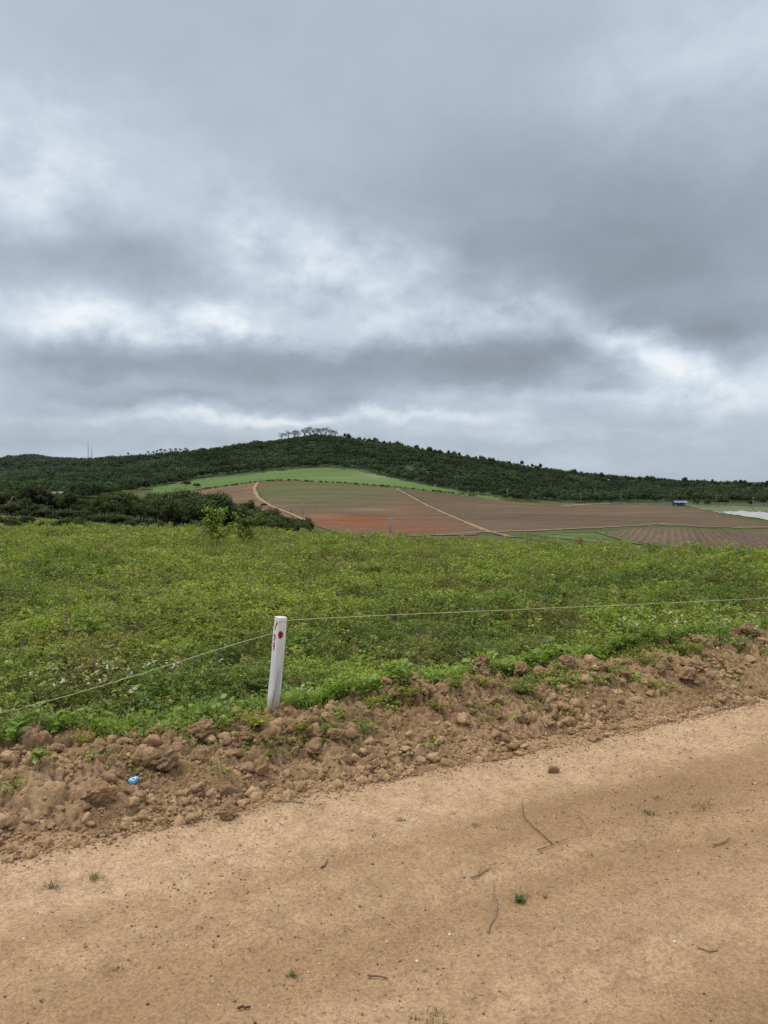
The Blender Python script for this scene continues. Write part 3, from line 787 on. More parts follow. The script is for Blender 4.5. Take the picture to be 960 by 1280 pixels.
twig([(470, 975), (495, 972), (523, 970)], .0035, .002, (0.16, .11, .075), 'thin straight stick along the foot of the bank in the middle')
twig([(872, 1186), (885, 1191), (897, 1190)], .003, .002, TAN, 'small pale curved twig in the lower right of the road')
twig([(460, 1222), (472, 1224), (484, 1226)], .003, .002, (0.14, .09, .06), 'small dark twig near the bottom of the road by a dry tuft')
twig([(297, 1265), (305, 1263), (313, 1262)], .004, .003, (0.09, .06, .035), 'small dark stick at the bottom edge of the road')

# ------------------------------------------------------------------ blue cap
p = hit(167, 979)
cap = empty('bottle_cap', (p.x, p.y, p.z + 0.012), rot=(R(32), R(-8), R(20)))
tag(cap, 'crumpled light blue plastic cap lying on the earth bank', 'plastic cap')
g = Geo(); nn = 24; th = np.arange(nn) * 2 * np.pi / nn
def caprings(spec):
    v = []; f = []
    for (r, z) in spec:
        w = 1 + 0.10 * np.sin(th * 2 + .6) + .05 * np.sin(th * 3)
        v.append(np.c_[r * w * np.cos(th), r * w * np.sin(th) * .8, np.full(nn, z) + .004 * np.cos(th * 2) * (r / .024)])
    for i in range(len(spec) - 1):
        for k in range(nn): f.append((i * nn + k, i * nn + (k + 1) % nn, (i + 1) * nn + (k + 1) % nn, (i + 1) * nn + k))
    return np.vstack(v), f
v, f = caprings([(.001, .010), (.016, .011), (.0215, .009), (.024, .004), (.0245, -.006), (.0225, -.006), (.022, .003), (.001, .006)])
g.add(v, f, (0.13, 0.40, 0.66)); g.build('shell', M['paint'], cap, True)
g = Geo(); v, f = caprings([(.008, .0135), (.0125, .0142), (.0145, .0135), (.0135, .0115), (.0085, .0115)]); g.add(v, f, (0.62, 0.74, 0.82)); g.build('raised_ring', M['paint'], cap, True)

# ------------------------------------------------------------------ white stake and string
def stake_mat():
    m, t, out = nt('worn_white_paint')
    co = objco(t)
    mp = t.nodes.new('ShaderNodeMapping'); mp.inputs['Scale'].default_value = (1, 1, 0.16); link(t, co, mp.inputs['Vector'])
    sep = t.nodes.new('ShaderNodeSeparateXYZ'); link(t, co, sep.inputs[0])
    base = ramp(t, noise(t, mp.outputs[0], 28, 5, .65), [(.3, (.60, .585, .565)), (.6, (.76, .745, .73))])
    # slanted crack-like strip where the paint has weathered to grey wood, lower half only
    off = math_(t, 'ADD', math_(t, 'MULTIPLY_ADD', sep.outputs['Z'], 0.074, -0.010), math_(t, 'MULTIPLY', math_(t, 'SUBTRACT', noise(t, mp.outputs[0], 30, 4, .6), .5), .022))
    d = math_(t, 'SUBTRACT', sep.outputs['X'], off)
    strip = math_(t, 'MULTIPLY', ramp(t, math_(t, 'MULTIPLY_ADD', d, 10.0, 0.5), [(0.47, grey(0)), (0.51, grey(1)), (0.56, grey(.85)), (.63, grey(.55)), (.76, grey(.5)), (.84, grey(0))]), ramp(t, sep.outputs['Z'], [(0.24, grey(1)), (0.34, grey(0))]))
    c = mix(t, strip, base, (.33, .33, .35))
    c = mix(t, ramp(t, noise(t, mp.outputs[0], 75, 4, .7), [(.66, grey(0)), (.72, grey(.7))]), c, (.33, .31, .29))
    mp3 = t.nodes.new('ShaderNodeMapping'); mp3.inputs['Scale'].default_value = (1, 1, 0.07); link(t, co, mp3.inputs['Vector'])
    c = mix(t, ramp(t, noise(t, mp3.outputs[0], 60, 4, .65), [(.50, grey(0)), (.66, grey(.5))]), c, (.42, .40, .38))
    c = mix(t, math_(t, 'MULTIPLY', ramp(t, noise(t, co, 90, 4, .7), [(.56, grey(0)), (.63, grey(.8))]), ramp(t, sep.outputs['Z'], [(.10, grey(1)), (.26, grey(0))])), c, (.33, .22, .13))
    c = mix(t, ramp(t, math_(t, 'ADD', sep.outputs['Z'], math_(t, 'MULTIPLY', noise(t, co, 40, 3), .06)), [(0.06, grey(.85)), (0.17, grey(0))]), c, (.30, .20, .12))
    principled(t, out, c, .72, .25, bump(t, noise(t, mp.outputs[0], 60, 4, .6), .5, .003))
    return m
M['stake'] = stake_mat()
base = at(340.5, 893, 4.56); top = at(351.5, 771, 4.60)
SB = Vector((base.x, base.y, base.z)); SH = (top - SB).length
axis = (top - SB).normalized()
srot = Vector((0, 0, 1)).rotation_difference(axis).to_euler()
stake = empty('boundary_stake', tuple(SB), rot=srot)
tag(stake, 'weathered white painted wooden stake with a red dot and red marks', 'stake')
nn = 32; th = np.arange(nn) * 2 * np.pi / nn
def stake_ring(z, r):
    # rounded square section, slightly twisted over the height
    tw = 0.5 + 0.35 * z
    k = 1.0 / (np.abs(np.cos(th - tw)) ** 3.2 + np.abs(np.sin(th - tw)) ** 3.2) ** (1 / 3.2)
    wob = 1 + .02 * np.sin(th * 3 + z * 9) + .015 * np.sin(th * 5 - z * 14)
    return np.c_[r * k * wob * np.cos(th), r * k * wob * np.sin(th), np.full(nn, z)]
zs = np.concatenate([[-.16], np.linspace(-.02, SH - .012, 26), [SH - .004, SH, SH]])
V, Fq = [], []
for i, z in enumerate(zs):
    r = .0365 - .002 * z / SH + .0008 * math.sin(z * 17)
    if i == len(zs) - 3: r *= 1.01
    if i == len(zs) - 2: r *= .95
    if i == len(zs) - 1: r = .002
    V.append(stake_ring(z, r))
for i in range(len(zs) - 1):
    for k in range(nn): Fq.append((i * nn + k, i * nn + (k + 1) % nn, (i + 1) * nn + (k + 1) % nn, (i + 1) * nn + k))
new_mesh('post', np.vstack(V), Fq, M['stake'], stake, None, True)
def stake_surf(th_, z, lift=.0012):
    tw = .5 + .35 * z; r = .0365 - .002 * z / SH + .0008 * math.sin(z * 17)
    k = 1 / (abs(math.cos(th_ - tw)) ** 3.2 + abs(math.sin(th_ - tw)) ** 3.2) ** (1 / 3.2)
    wob = 1 + .02 * math.sin(th_ * 3 + z * 9) + .015 * math.sin(th_ * 5 - z * 14)
    rr = r * k * wob + lift
    return np.array([rr * math.cos(th_), rr * math.sin(th_), z])
def paint_mat(name, c):
    m, t, out = nt(name); co = objco(t)
    cc = mix(t, ramp(t, noise(t, co, 120, 4, .7), [(.45, grey(0)), (.7, grey(.45))]), c, tuple(min(1, x * 1.6 + .12) for x in c))
    principled(t, out, cc, .7, .25); return m
M['red'] = paint_mat('red_marking_paint', (.34, .02, .016))
FRONT_TH = -math.pi / 2
rg = 12
def disc(cz, cth, rz, rth, name):
    v = [stake_surf(cth, cz, .0022)]; f = []
    for ring in (0.5, 1.0):
        for k in range(20):
            a = k * 2 * np.pi / 20; w = 1 + .06 * math.sin(3 * a + 1)
            v.append(stake_surf(cth + ring * w * rth * math.cos(a), cz + ring * w * rz * math.sin(a), .0022 if ring < 1 else .0016))
    for k in range(20):
        f.append((1 + k, 1 + (k + 1) % 20, 21 + (k + 1) % 20, 21 + k))
    for k in range(0, 20, 2): f.append((0, 1 + k, 1 + (k + 1) % 20, 1 + (k + 2) % 20))
    return new_mesh(name, v, f, M['red'], stake)
o = disc(SH - .106, FRONT_TH + .30, .024, .42, 'red_dot'); o['label'] = 'solid red painted dot near the top of the white stake'
def stroke(path, w, name):
    """painted stroke following the stake's surface; path in (angle, height)"""
    P = []
    for a, b in zip(path[:-1], path[1:]):
        for k in range(4): P.append((a[0] + (b[0] - a[0]) * k / 4, a[1] + (b[1] - a[1]) * k / 4))
    P.append(path[-1]); P = np.array(P)
    S_ = P * np.array([.038, 1]); Tn = np.gradient(S_, axis=0); Tn /= np.linalg.norm(Tn, axis=1, keepdims=True) + 1e-9
    Nn = np.c_[-Tn[:, 1], Tn[:, 0]] * w / 2
    v = []
    for q, d in zip(P, Nn):
        v.append(stake_surf(q[0] + d[0] / .038, q[1] + d[1], .0015)); v.append(stake_surf(q[0] - d[0] / .038, q[1] - d[1], .0015))
    f = [(2 * i, 2 * i + 1, 2 * i + 3, 2 * i + 2) for i in range(len(P) - 1)]
    return new_mesh(name, v, f, M['red'], stake)
L = FRONT_TH - .82
stroke([(L + .50, SH - .035), (L + .25, SH - .040), (L + .02, SH - .052), (L - .08, SH - .068), (L + .02, SH - .078)], .009, 'painted_letter')['label'] = 'red painted arc just under the top of the stake'
def loop(cz, r, cth): return [(cth + r * 5.6 * math.cos(a) , cz + r * 1.1 * math.sin(a)) for a in np.linspace(-.5, 2 * math.pi - 1.2, 11)]
stroke([(L - .18, SH - .122), (L - .05, SH - .110), (L + .14, SH - .112), (L + .20, SH - .127), (L + .02, SH - .138), (L - .12, SH - .14), (L + .16, SH - .150)], .0075, 'painted_letter')['label'] = 'red painted rounded letter on the left face of the stake'
stroke([(L - .22, SH - .165), (L - .02, SH - .158), (L + .14, SH - .163), (L + .18, SH - .178), (L + .0, SH - .186), (L - .16, SH - .180), (L - .2, SH - .170)], .0075, 'painted_letter')['label'] = 'red painted loop below the rounded letter on the stake'
stroke([(L + .16, SH - .183), (L + .14, SH - .197), (L - .05, SH - .205)], .0075, 'painted_letter')['label'] = 'red painted tail under the loop on the stake'
# string wrapped round the stake head
def wrap(z, turns=1.0):
    g = Geo(); P = [stake_surf(a, z + .004 * math.sin(a * 1.0), .0012) for a in np.linspace(0, 2 * math.pi * turns, 26)]
    g.tube(P, .0022, (.62, .60, .42), 5); g.build('string_loop', M['string'], stake, True)
wrap(SH - .018)
stake_mw = Matrix.Translation(SB) @ srot.to_matrix().to_4x4()
def stw(th_, z): return np.array(stake_mw @ Vector(stake_surf(th_, z, .002)))
def fence_pt(px, py):
    # fence line runs parallel to the road through the stake
    s0, t0 = st_of(SB.x, SB.y); a = (px - 480) / F
    x0, y0 = xy_of(0, t0); s = (a * y0 - x0) / (DV[0] - a * DV[1]); x, y = xy_of(s, t0)
    d = ray(px, py); return np.array([x, y, EYE + d[2] * y / d[1]])
def string(P, label, rad=.0019):
    P = np.array(P); u = np.linspace(0, 1, len(P)); uu = np.linspace(0, 1, 60)
    c = [np.polyval(np.polyfit(u, P[:, k], min(3, len(P) - 1)), uu) for k in range(3)]
    Q = np.stack(c, 1); Q[0] = P[0]
    Q[1:] += RNG.normal(0, .0009, Q[1:].shape)
    g = Geo(); o0 = Q[0].copy(); g.tube(Q - o0, rad, (.56, .56, .33), 5)
    o = g.build('string', M['string'], smooth=True); o.location = tuple(o0)
    return tag(o, label, 'string', 'strings tied to the stake')
ls = fence_pt(0, 890); ls2 = ls + (ls - fence_pt(100, 864)) * 1.6 + np.array([0, 0, .02])
string([stw(FRONT_TH - .9, SH - .100), fence_pt(270, 812), fence_pt(200, 834), fence_pt(100, 864), ls, ls2], 'slack pale yellow string sagging from the stake down to the left', .0015)
rs = fence_pt(960, 747)
string([stw(FRONT_TH + 1.3, SH - .018), fence_pt(500, 767.5), fence_pt(660, 762), fence_pt(800, 755.5), rs, rs + (rs - fence_pt(800, 755.5)) * 1.5], 'taut pale yellow string running right from the stake top across the field')

# ------------------------------------------------------------------ plants
G_A, G_B, G_C, G_D = np.array([.207, .258, .038]), np.array([.122, .172, .031]), np.array([.272, .300, .052]), np.array([.215, .172, .060])
def plants(g, X, Y, Z, nl, H, LL, bright, rng, oval=False, upr=.35):
    """leafy weeds: nl leaves per plant set on an imaginary stem, whole field in one call"""
    n = len(X)
    if n == 0: return
    idx = np.repeat(np.arange(n), nl); m = len(idx)
    h = H[idx] * (0.15 + .85 * rng.random(m) ** .7)
    a = rng.uniform(0, 2 * np.pi, m); spread = LL[idx] * rng.uniform(.1, 1.5, m) * (1.1 - .5 * h / H[idx])
    base = np.c_[X[idx] + spread * np.cos(a), Y[idx] + spread * np.sin(a), Z[idx] + h]
    d = np.c_[np.cos(a), np.sin(a), rng.normal(upr - .15, .45, m)]
    nr = np.c_[rng.normal(0, .35, (m, 2)), np.ones(m)]
    ln = LL[idx] * rng.uniform(.6, 1.25, m); wd = ln * rng.uniform(.42, .7, m)
    tone = bright[idx] + rng.normal(0, .10, (m, 1)) * np.array([[1, 1, .6]]) * bright[idx]
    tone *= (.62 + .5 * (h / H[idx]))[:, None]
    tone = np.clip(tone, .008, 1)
    (g.oval_leaves if oval else g.leaves)(base, d, nr, ln, wd, tone)

def veg_color(X, Y, rng):
    n = len(X)
    a = np.clip(.5 + 1.2 * fbm(X * .5, Y * .5, 401, 3), 0, 1)[:, None]; b = np.clip(.25 + 1.0 * fbm(X * .22 + 5, Y * .22, 402, 3), 0, 1)[:, None]
    c = G_B * (1 - a) + G_A * a
    c = c * (1 - b * .6) + G_C * b * .6
    br = np.clip(1.3 * fbm(X * .7 + 31, Y * .7, 403, 3) - .12 + rng.normal(0, .25, n), 0, 1)[:, None]
    c = c * (1 - br * .75) + G_D * br * .75
    odd = rng.random((n, 1)); c = np.where(odd < .05, np.array([.34, .35, .09]), np.where(odd > .975, np.array([.16, .10, .05]), c))
    return c

def scatter(d0, d1, dens, rng):
    """random points over the field, denser where asked, as a wedge wider than the view"""
    amax = R(36); area = .5 * (d1 ** 2 - d0 ** 2) * 2 * amax; n = int(area * dens)
    r = np.sqrt(rng.uniform(d0 ** 2, d1 ** 2, n)); a = rng.uniform(-amax, amax, n)
    x, y = r * np.sin(a), r * np.cos(a); s, t = st_of(x, y)
    keep = t > 1.08 + .10 * perlin(s * 1.8, s * 0, 409)
    return x[keep], y[keep]

rng = np.random.default_rng(5)
g = Geo()
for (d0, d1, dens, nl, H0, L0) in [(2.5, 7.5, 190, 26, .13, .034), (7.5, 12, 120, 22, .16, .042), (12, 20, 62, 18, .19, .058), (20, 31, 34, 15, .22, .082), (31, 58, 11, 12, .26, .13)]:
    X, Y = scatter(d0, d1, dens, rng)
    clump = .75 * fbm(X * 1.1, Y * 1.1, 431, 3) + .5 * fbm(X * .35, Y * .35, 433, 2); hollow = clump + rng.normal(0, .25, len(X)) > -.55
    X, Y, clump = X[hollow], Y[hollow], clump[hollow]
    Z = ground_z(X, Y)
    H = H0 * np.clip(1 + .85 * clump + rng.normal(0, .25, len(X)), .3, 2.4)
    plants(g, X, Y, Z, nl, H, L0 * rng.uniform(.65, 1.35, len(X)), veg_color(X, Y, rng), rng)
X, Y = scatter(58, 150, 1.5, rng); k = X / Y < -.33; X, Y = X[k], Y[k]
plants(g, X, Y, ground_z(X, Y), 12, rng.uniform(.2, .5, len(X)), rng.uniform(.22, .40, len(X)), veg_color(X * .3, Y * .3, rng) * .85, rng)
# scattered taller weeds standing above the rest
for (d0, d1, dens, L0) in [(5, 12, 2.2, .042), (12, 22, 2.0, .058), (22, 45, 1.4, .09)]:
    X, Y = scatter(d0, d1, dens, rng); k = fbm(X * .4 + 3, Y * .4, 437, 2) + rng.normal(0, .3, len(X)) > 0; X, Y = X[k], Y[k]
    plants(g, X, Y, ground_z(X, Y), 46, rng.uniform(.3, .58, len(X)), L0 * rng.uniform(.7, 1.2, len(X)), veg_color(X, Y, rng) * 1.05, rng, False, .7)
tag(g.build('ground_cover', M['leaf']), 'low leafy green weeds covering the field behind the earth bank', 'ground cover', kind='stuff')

g = Geo()
for (d0, d1, dens, nb, H0, W0) in [(2.5, 8, 60, 7, .16, .005), (8, 16, 26, 7, .22, .008), (16, 30, 20, 9, .30, .012), (30, 50, 10, 10, .40, .018)]:
    X, Y = scatter(d0, d1, dens, rng); k = fbm(X * .5 + 7, Y * .5, 451, 3) + rng.normal(0, .3, len(X)) > .05; X, Y = X[k], Y[k]; Z = ground_z(X, Y)
    i = np.repeat(np.arange(len(X)), nb); m = len(i); a = rng.uniform(0, 6.283, m)
    ln = np.c_[np.cos(a), np.sin(a), np.zeros(m)]
    c = (np.array([.19, .225, .058]) * (1 - .0) + rng.normal(0, .02, (m, 1)) * np.array([[1, 1, .4]])); dry = rng.random(m) < .30; c[dry] = np.array([.22, .18, .085]); c = np.clip(c, .01, 1)
    g.blades(np.c_[X[i] + rng.normal(0, .03, m), Y[i] + rng.normal(0, .03, m), Z[i]], ln, H0 * rng.uniform(.5, 1.3, m), W0 * rng.uniform(.6, 1.3, m), c, .45)
# seed stalks
X, Y = scatter(5, 42, 7.0, rng); Z = ground_z(X, Y); m = len(X); a = rng.uniform(0, 6.28, m); dist = np.hypot(X, Y)
g.blades(np.c_[X, Y, Z], np.c_[np.cos(a), np.sin(a), np.zeros(m)], rng.uniform(.3, .55, m) * (.8 + .012 * dist), .003 + .0004 * dist, np.clip(np.array([.20, .16, .075]) + rng.normal(0, .03, (m, 3)), .02, 1), .2)
# lush fringe right behind the bank
n = 24000; S = rng.uniform(-2, 9.5, n); T = 0.98 + .08 * perlin(S * 2, S * 0, 461) + np.abs(rng.normal(0, .26, n)); dens_ = perlin(S * .9, S * 0 + 3, 471) + rng.normal(0, .35, n) > -.30
dens_ &= ~((np.abs(S - 1.35) < .22) & (T < 1.12)); S, T = S[dens_], T[dens_]; X, Y = xy_of(S, T); Z = full_z(X, Y); m = len(X); a = rng.uniform(0, 6.28, m)
g.blades(np.c_[X, Y, Z - .01], np.c_[np.cos(a), np.sin(a), np.zeros(m)], rng.uniform(.05, .17, m), rng.uniform(.004, .009, m), np.clip(np.array([.26, .35, .06]) + rng.normal(0, .04, (m, 1)), .01, 1), .6)
tag(g.build('grass', M['blade']), 'uneven green grass and dry seed stalks growing through the weedy field', 'grass', kind='stuff')

g = Geo(); n = 2600; S = rng.uniform(-2, 9.5, n); T = .96 + np.abs(rng.normal(.05, .2, n)); k = perlin(S * 1.1, S * 0 + 8, 481) + rng.normal(0, .3, n) > -.15
k &= ~((np.abs(S - 1.35) < .22) & (T < 1.12)); S, T = S[k], T[k]; X, Y = xy_of(S, T); Z = full_z(X, Y)
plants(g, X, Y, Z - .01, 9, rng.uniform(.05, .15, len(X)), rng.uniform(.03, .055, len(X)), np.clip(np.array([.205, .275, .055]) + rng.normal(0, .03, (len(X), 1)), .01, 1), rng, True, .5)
n = 16000; S = rng.uniform(-1.5, 8.5, n); T = 1.05 - np.abs(rng.normal(0, .30, n)); X, Y = xy_of(S, T)
w = .55 * perlin(S * 2.2, T * 3, 485) + .4 * perlin(S * 7, T * 7, 486) + rng.normal(0, .16, n) - .33 + .30 * np.exp(-((S - 4.0) / 1.0) ** 2) + .16 * np.exp(-((S - 1.5) / .5) ** 2) + .15 * np.exp(-((S - 6.5) / 1.2) ** 2)
k = (w > 0) & (T > .2); X, Y, S, T = X[k], Y[k], S[k], T[k]; Z = full_z(X, Y)
plants(g, X, Y, Z - .004, 9, rng.uniform(.012, .05, len(X)), rng.uniform(.014, .034, len(X)), np.clip(np.array([.235, .275, .06]) * rng.uniform(.65, 1.2, (len(X), 1)), .01, 1), rng, False, .4)
tag(g.build('ground_cover', M['leaf']), 'bright green broadleaf seedlings fringing the far side of the earth bank', 'ground cover', kind='stuff')

def leafy(name, p, label, cat, nl, H, LL, color, group=None, seed=0, oval=True, flowers=0, spread=1.0, fl_up=.0):
    """one weed: stem(s), leaves and, if wanted, white flower heads as parts"""
    rg = np.random.default_rng(seed)
    o = empty(name, tuple(p), rg.uniform(0, 6.28)); tag(o, label, cat, group)
    g = Geo(); ns = max(2, nl // 7); tips = []
    for k in range(ns):
        a = rg.uniform(0, 6.28); hh = H * rg.uniform(.6, 1.0); sp = spread * H * rg.uniform(.1, .5)
        P = np.array([[0, 0, -.01], [sp * .35 * math.cos(a), sp * .35 * math.sin(a), hh * .55], [sp * math.cos(a), sp * math.sin(a), hh]])
        g.tube(P, [.0035 * H / .25, .0025 * H / .25, .0014 * H / .25], np.array(color) * .8, 5); tips.append(P[-1])
        bright = np.array([1.65, 1.4, 1.3]); m = max(3, nl // ns); u = rg.uniform(.2, 1, m); q = np.array([P[0] * (1 - w) ** 2 + 2 * P[1] * w * (1 - w) + P[2] * w * w for w in u])
        b = rg.uniform(0, 6.28, m); d = np.c_[np.cos(b), np.sin(b), rg.uniform(-.1, .7, m)]
        ln = LL * rg.uniform(.6, 1.2, m)
        c = np.clip(np.array(color) * bright * rg.uniform(.7, 1.3, (m, 1)), .01, 1)
        (g.oval_leaves if oval else g.leaves)(q, d, np.c_[rg.normal(0, .3, (m, 2)), np.ones(m)], ln, ln * (.55 if oval else .4), c)
    g.build('foliage', M['leaf'], o)
    for k in range(flowers):
        t = tips[k % ns] + np.array([rg.normal(0, .03), rg.normal(0, .03), rg.uniform(0, .05) + fl_up])
        h = Geo(); np_ = 6; a = np.arange(np_) * 6.283 / np_ + rg.uniform(0, 1); tl = rg.normal(0, .35, 2)
        d = np.c_[np.cos(a), np.sin(a), .25 + tl[0] * np.cos(a) + tl[1] * np.sin(a)]
        h.leaves(np.tile([0., 0, 0], (np_, 1)), d, np.tile([0, 0, 1.], (np_, 1)), .0125, .010, (.74, .74, .68), .05)
        h.tube([[0, 0, 0], [0, 0, .005]], [.005, .004], (.55, .42, .05), 6)
        h.tube([tips[k % ns] - t, (tips[k % ns] - t) * .4, [0, 0, -.001]], .0012, np.array(color) * .9, 4)
        f = h.build('flower', M['flower'], o); f.location = tuple(t)
    return o

# white-flowered weeds, left and right of the view
FL = []
for i, (px, py, n_) in enumerate([(45, 862, 3), (62, 850, 4), (78, 868, 5), (95, 846, 3), (110, 870, 3), (122, 838, 4), (142, 842, 5), (160, 852, 3), (172, 884, 6), (186, 838, 5), (200, 846, 4), (212, 848, 4), (150, 858, 3), (276, 842, 2), (300, 852, 2)]):
    FL.append((px, py, n_, 'left'))
for i, (px, py, n_) in enumerate([(782, 792, 5), (792, 790, 5), (800, 782, 4), (818, 788, 3), (838, 786, 6), (842, 790, 5), (858, 784, 4), (872, 772, 4), (886, 760, 4), (898, 762, 5), (912, 770, 4), (926, 764, 4), (940, 776, 5), (952, 768, 4), (900, 790, 4), (930, 792, 3), (855, 798, 3)]):
    FL.append((px, py, n_, 'right'))
for i, (px, py, n_, side) in enumerate(FL):
    p = hit(px, py + 22)
    lab = {'left': 'small white flowered weed among others along the bank left of the stake', 'right': 'small white flowered weed among others under the string at far right'}[side]
    leafy('flowering_weed', p, lab, 'flowering weed', 16, .20 * (1 if side == 'left' else 1.1), .05, (.10, .16, .035), 'white flowered weeds ' + side + ' of the stake', 700 + i, False, n_ + 2)

# leafy weeds along the crest of the bank and small ones growing on it
for i, (px, py, nl, H, LL, c, lab) in enumerate([
    (20, 935, 30, .09, .06, (.10, .19, .035), 'broad leaved bright green weed at the left edge beside the bank'),
    (50, 955, 16, .08, .07, (.13, .20, .05), 'low weed with long pale leaves hanging over the bank at far left'),
    (78, 915, 20, .07, .06, (.12, .22, .03), 'yellow green broadleaf weed behind the bank left of the flat topped clod'),
    (185, 890, 34, .15, .08, (.075, .16, .035), 'dark broad leaved weed with big leaves just over the bank crest'),
    (215, 888, 26, .14, .075, (.09, .17, .035), 'broad leaved weed behind the bank between the big leaved weed and stake'),
    (255, 885, 22, .12, .07, (.085, .165, .035), 'leafy weed on the crest halfway between the flowers and stake'),
    (300, 880, 24, .13, .06, (.08, .15, .03), 'bushy green weed just left of the foot of the stake'),
    (385, 872, 14, .09, .05, (.10, .19, .05), 'small tuft of weed just right of the foot of the stake'),
    (500, 858, 26, .15, .06, (.12, .18, .035), 'upright leafy weed on the crest above the middle of the bank'),
    (545, 852, 24, .13, .065, (.09, .18, .04), 'rounded bright weed on the crest right of the upright leafy weed'),
    (680, 822, 30, .17, .08, (.095, .14, .045), 'bluish green leafy clump beneath the string right of centre')]):
    leafy('broadleaf_weed', hit(px, py), lab, 'weed', nl, H, LL, c, 'leafy weeds along the bank crest', 800 + i)
for i, (px, py, nl, H, c, lab) in enumerate([
    (322, 912, 40, .07, (.14, .20, .035), 'sprawling yellow green weed growing on the bank below the stake'),
    (376, 915, 26, .05, (.11, .15, .03), 'low mossy weed on the bank just right of the stake'),
    (103, 930, 16, .05, (.14, .19, .03), 'small yellow green sprig on the bank above the long pale clod'),
    (192, 918, 10, .04, (.15, .17, .035), 'tiny yellowish sprig on the bank above the mossy clod'),
    (570, 862, 44, .09, (.10, .18, .03), 'bright green clump spilling over the crest in the middle'),
    (648, 868, 50, .09, (.09, .165, .03), 'dense green clump growing high on the bank right of centre'),
    (600, 856, 24, .06, (.12, .19, .035), 'small green clump between the two larger clumps on the bank'),
    (705, 840, 34, .07, (.10, .16, .03), 'green weed patch on the crest right of the dense clump'),
    (805, 835, 24, .05, (.11, .15, .035), 'low olive weed on the crest at right'),
    (512, 872, 20, .05, (.11, .16, .03), 'low green sprig on the bank left of the spilling clump'),
    (545, 888, 22, .05, (.10, .145, .03), 'short weed half way down the bank in the middle'),
    (665, 835, 22, .06, (.11, .18, .03), 'short bright weed on the crest under the string'),
    (870, 815, 22, .06, (.10, .17, .03), 'green weed on the crest near the right edge'),
    (760, 850, 14, .04, (.12, .16, .04), 'small olive sprig on the bank face at right')]):
    leafy('bank_weed', hit(px, py), lab, 'weed', int(nl * 6), H * 1.1, .024, np.array(c) * np.array([1.35, 1.1, 1.0]), 'small weeds growing on the bank', 900 + i, False, 0, 4.4)

def tuft(px, py, n, H, W, color, label, seed, sp=.02):
    rg = np.random.default_rng(seed); p = hit(px, py); g = Geo(); a = rg.uniform(0, 6.28, n)
    g.blades(np.c_[rg.normal(0, sp, n), rg.normal(0, sp * .7, n), np.full(n, -.004)], np.c_[np.cos(a), np.sin(a), np.zeros(n)], H * rg.uniform(.5, 1.2, n), W * rg.uniform(.7, 1.2, n), np.clip(np.array(color) * rg.uniform(.65, 1.35, (n, 1)), .01, 1), .9)
    o = g.build('grass_tuft', M['blade']); o.location = tuple(p); return tag(o, label, 'grass tuft', 'grass tufts on the road')
GT = (.075, .125, .03); OL = (.13, .13, .055)
for i, a in enumerate([
    (650, 1127, 46, .034, .0042, (.08, .145, .035), 'bright green compact grass tuft in the middle of the road', .012),
    (118, 1100, 40, .032, .003, OL, 'spreading olive grass tuft at the left of the road', .020),
    (66, 1110, 22, .036, .003, OL, 'thin olive grass tuft nearest the left edge of the road', .012),
    (503, 1027, 22, .022, .003, GT, 'small green tuft on the pale lane left of centre', .012),
    (592, 1033, 18, .020, .003, OL, 'small olive tuft left of the long bent twig', .014),
    (628, 1037, 12, .016, .0025, OL, 'tiny olive tuft beside the top of the bent twig', .012),
    (810, 1018, 34, .024, .004, (.085, .15, .04), 'light green flat tuft on the right of the road', .022),
    (875, 1008, 46, .024, .003, OL, 'wide olive tuft right of the light green tuft', .035),
    (822, 998, 18, .016, .003, GT, 'dark small tuft between the two right hand tufts and bank', .013),
    (763, 968, 16, .018, .003, OL, 'thin tuft on the road near the lone clod', .016),
    (738, 1068, 16, .014, .0025, OL, 'faint olive tuft right of the short stick', .014),
    (365, 1222, 20, .026, .003, GT, 'small green tuft near the bottom of the road', .008),
    (467, 1047, 8, .022, .003, (.16, .18, .04), 'single yellow green sprout on the pale lane', .004),
    (568, 1018, 8, .018, .003, (.15, .16, .04), 'single yellow green sprout right of the small green tuft', .004),
    (540, 1275, 50, .024, .003, OL, 'wide dry olive tuft at the bottom edge of the road', .03),
    (682, 1124, 8, .03, .0025, OL, 'thin dry sprout just right of the bright green tuft', .004),
    (145, 1213, 14, .014, .0025, GT, 'faint green tuft low on the left of the road', .010)]):
    tuft(*a[:7], 1000 + i, a[7])

# two saplings rising from the far part of the field
def sapling(px, py, Y, H, label, seed, color):
    rg = np.random.default_rng(seed); p = on_ground(px, Y)
    o = empty('sapling', tuple(p)); tag(o, label, 'sapling')
    g = Geo(); P = np.array([[0, 0, -.05], [.03, 0, H * .4], [.0, .02, H * .95]]); g.tube(P, [.018, .013, .005], (.10, .075, .05), 6)
    f = Geo()
    for k in range(11):
        a = rg.uniform(0, 6.28); z = H * rg.uniform(.22, .9); L_ = H * rg.uniform(.2, .42) * (1.15 - .5 * z / H)
        b0 = np.array([0, 0, z]); b1 = b0 + L_ * np.array([math.cos(a), math.sin(a), .75])
        g.tube([b0, (b0 + b1) / 2 + np.array([0, 0, .02]), b1], [.008, .006, .003], (.10, .075, .05), 5)
        m = 58; u = rg.uniform(.2, 1.12, m); q = b0 + (b1 - b0) * u[:, None] + rg.normal(0, .05, (m, 3))
        d = unit(m, rg) + np.array([math.cos(a) * .6, math.sin(a) * .6, -.1])
        f.leaves(q, d, np.c_[rg.normal(0, .4, (m, 2)), np.ones(m)], .105 * rg.uniform(.6, 1.2, m), .052 * rg.uniform(.7, 1.2, m), np.clip(np.array(color) * rg.uniform(.6, 1.4, (m, 1)), .01, 1))
    g.build('stem', M['bark'], o, True); f.build('foliage', M['leaf'], o)
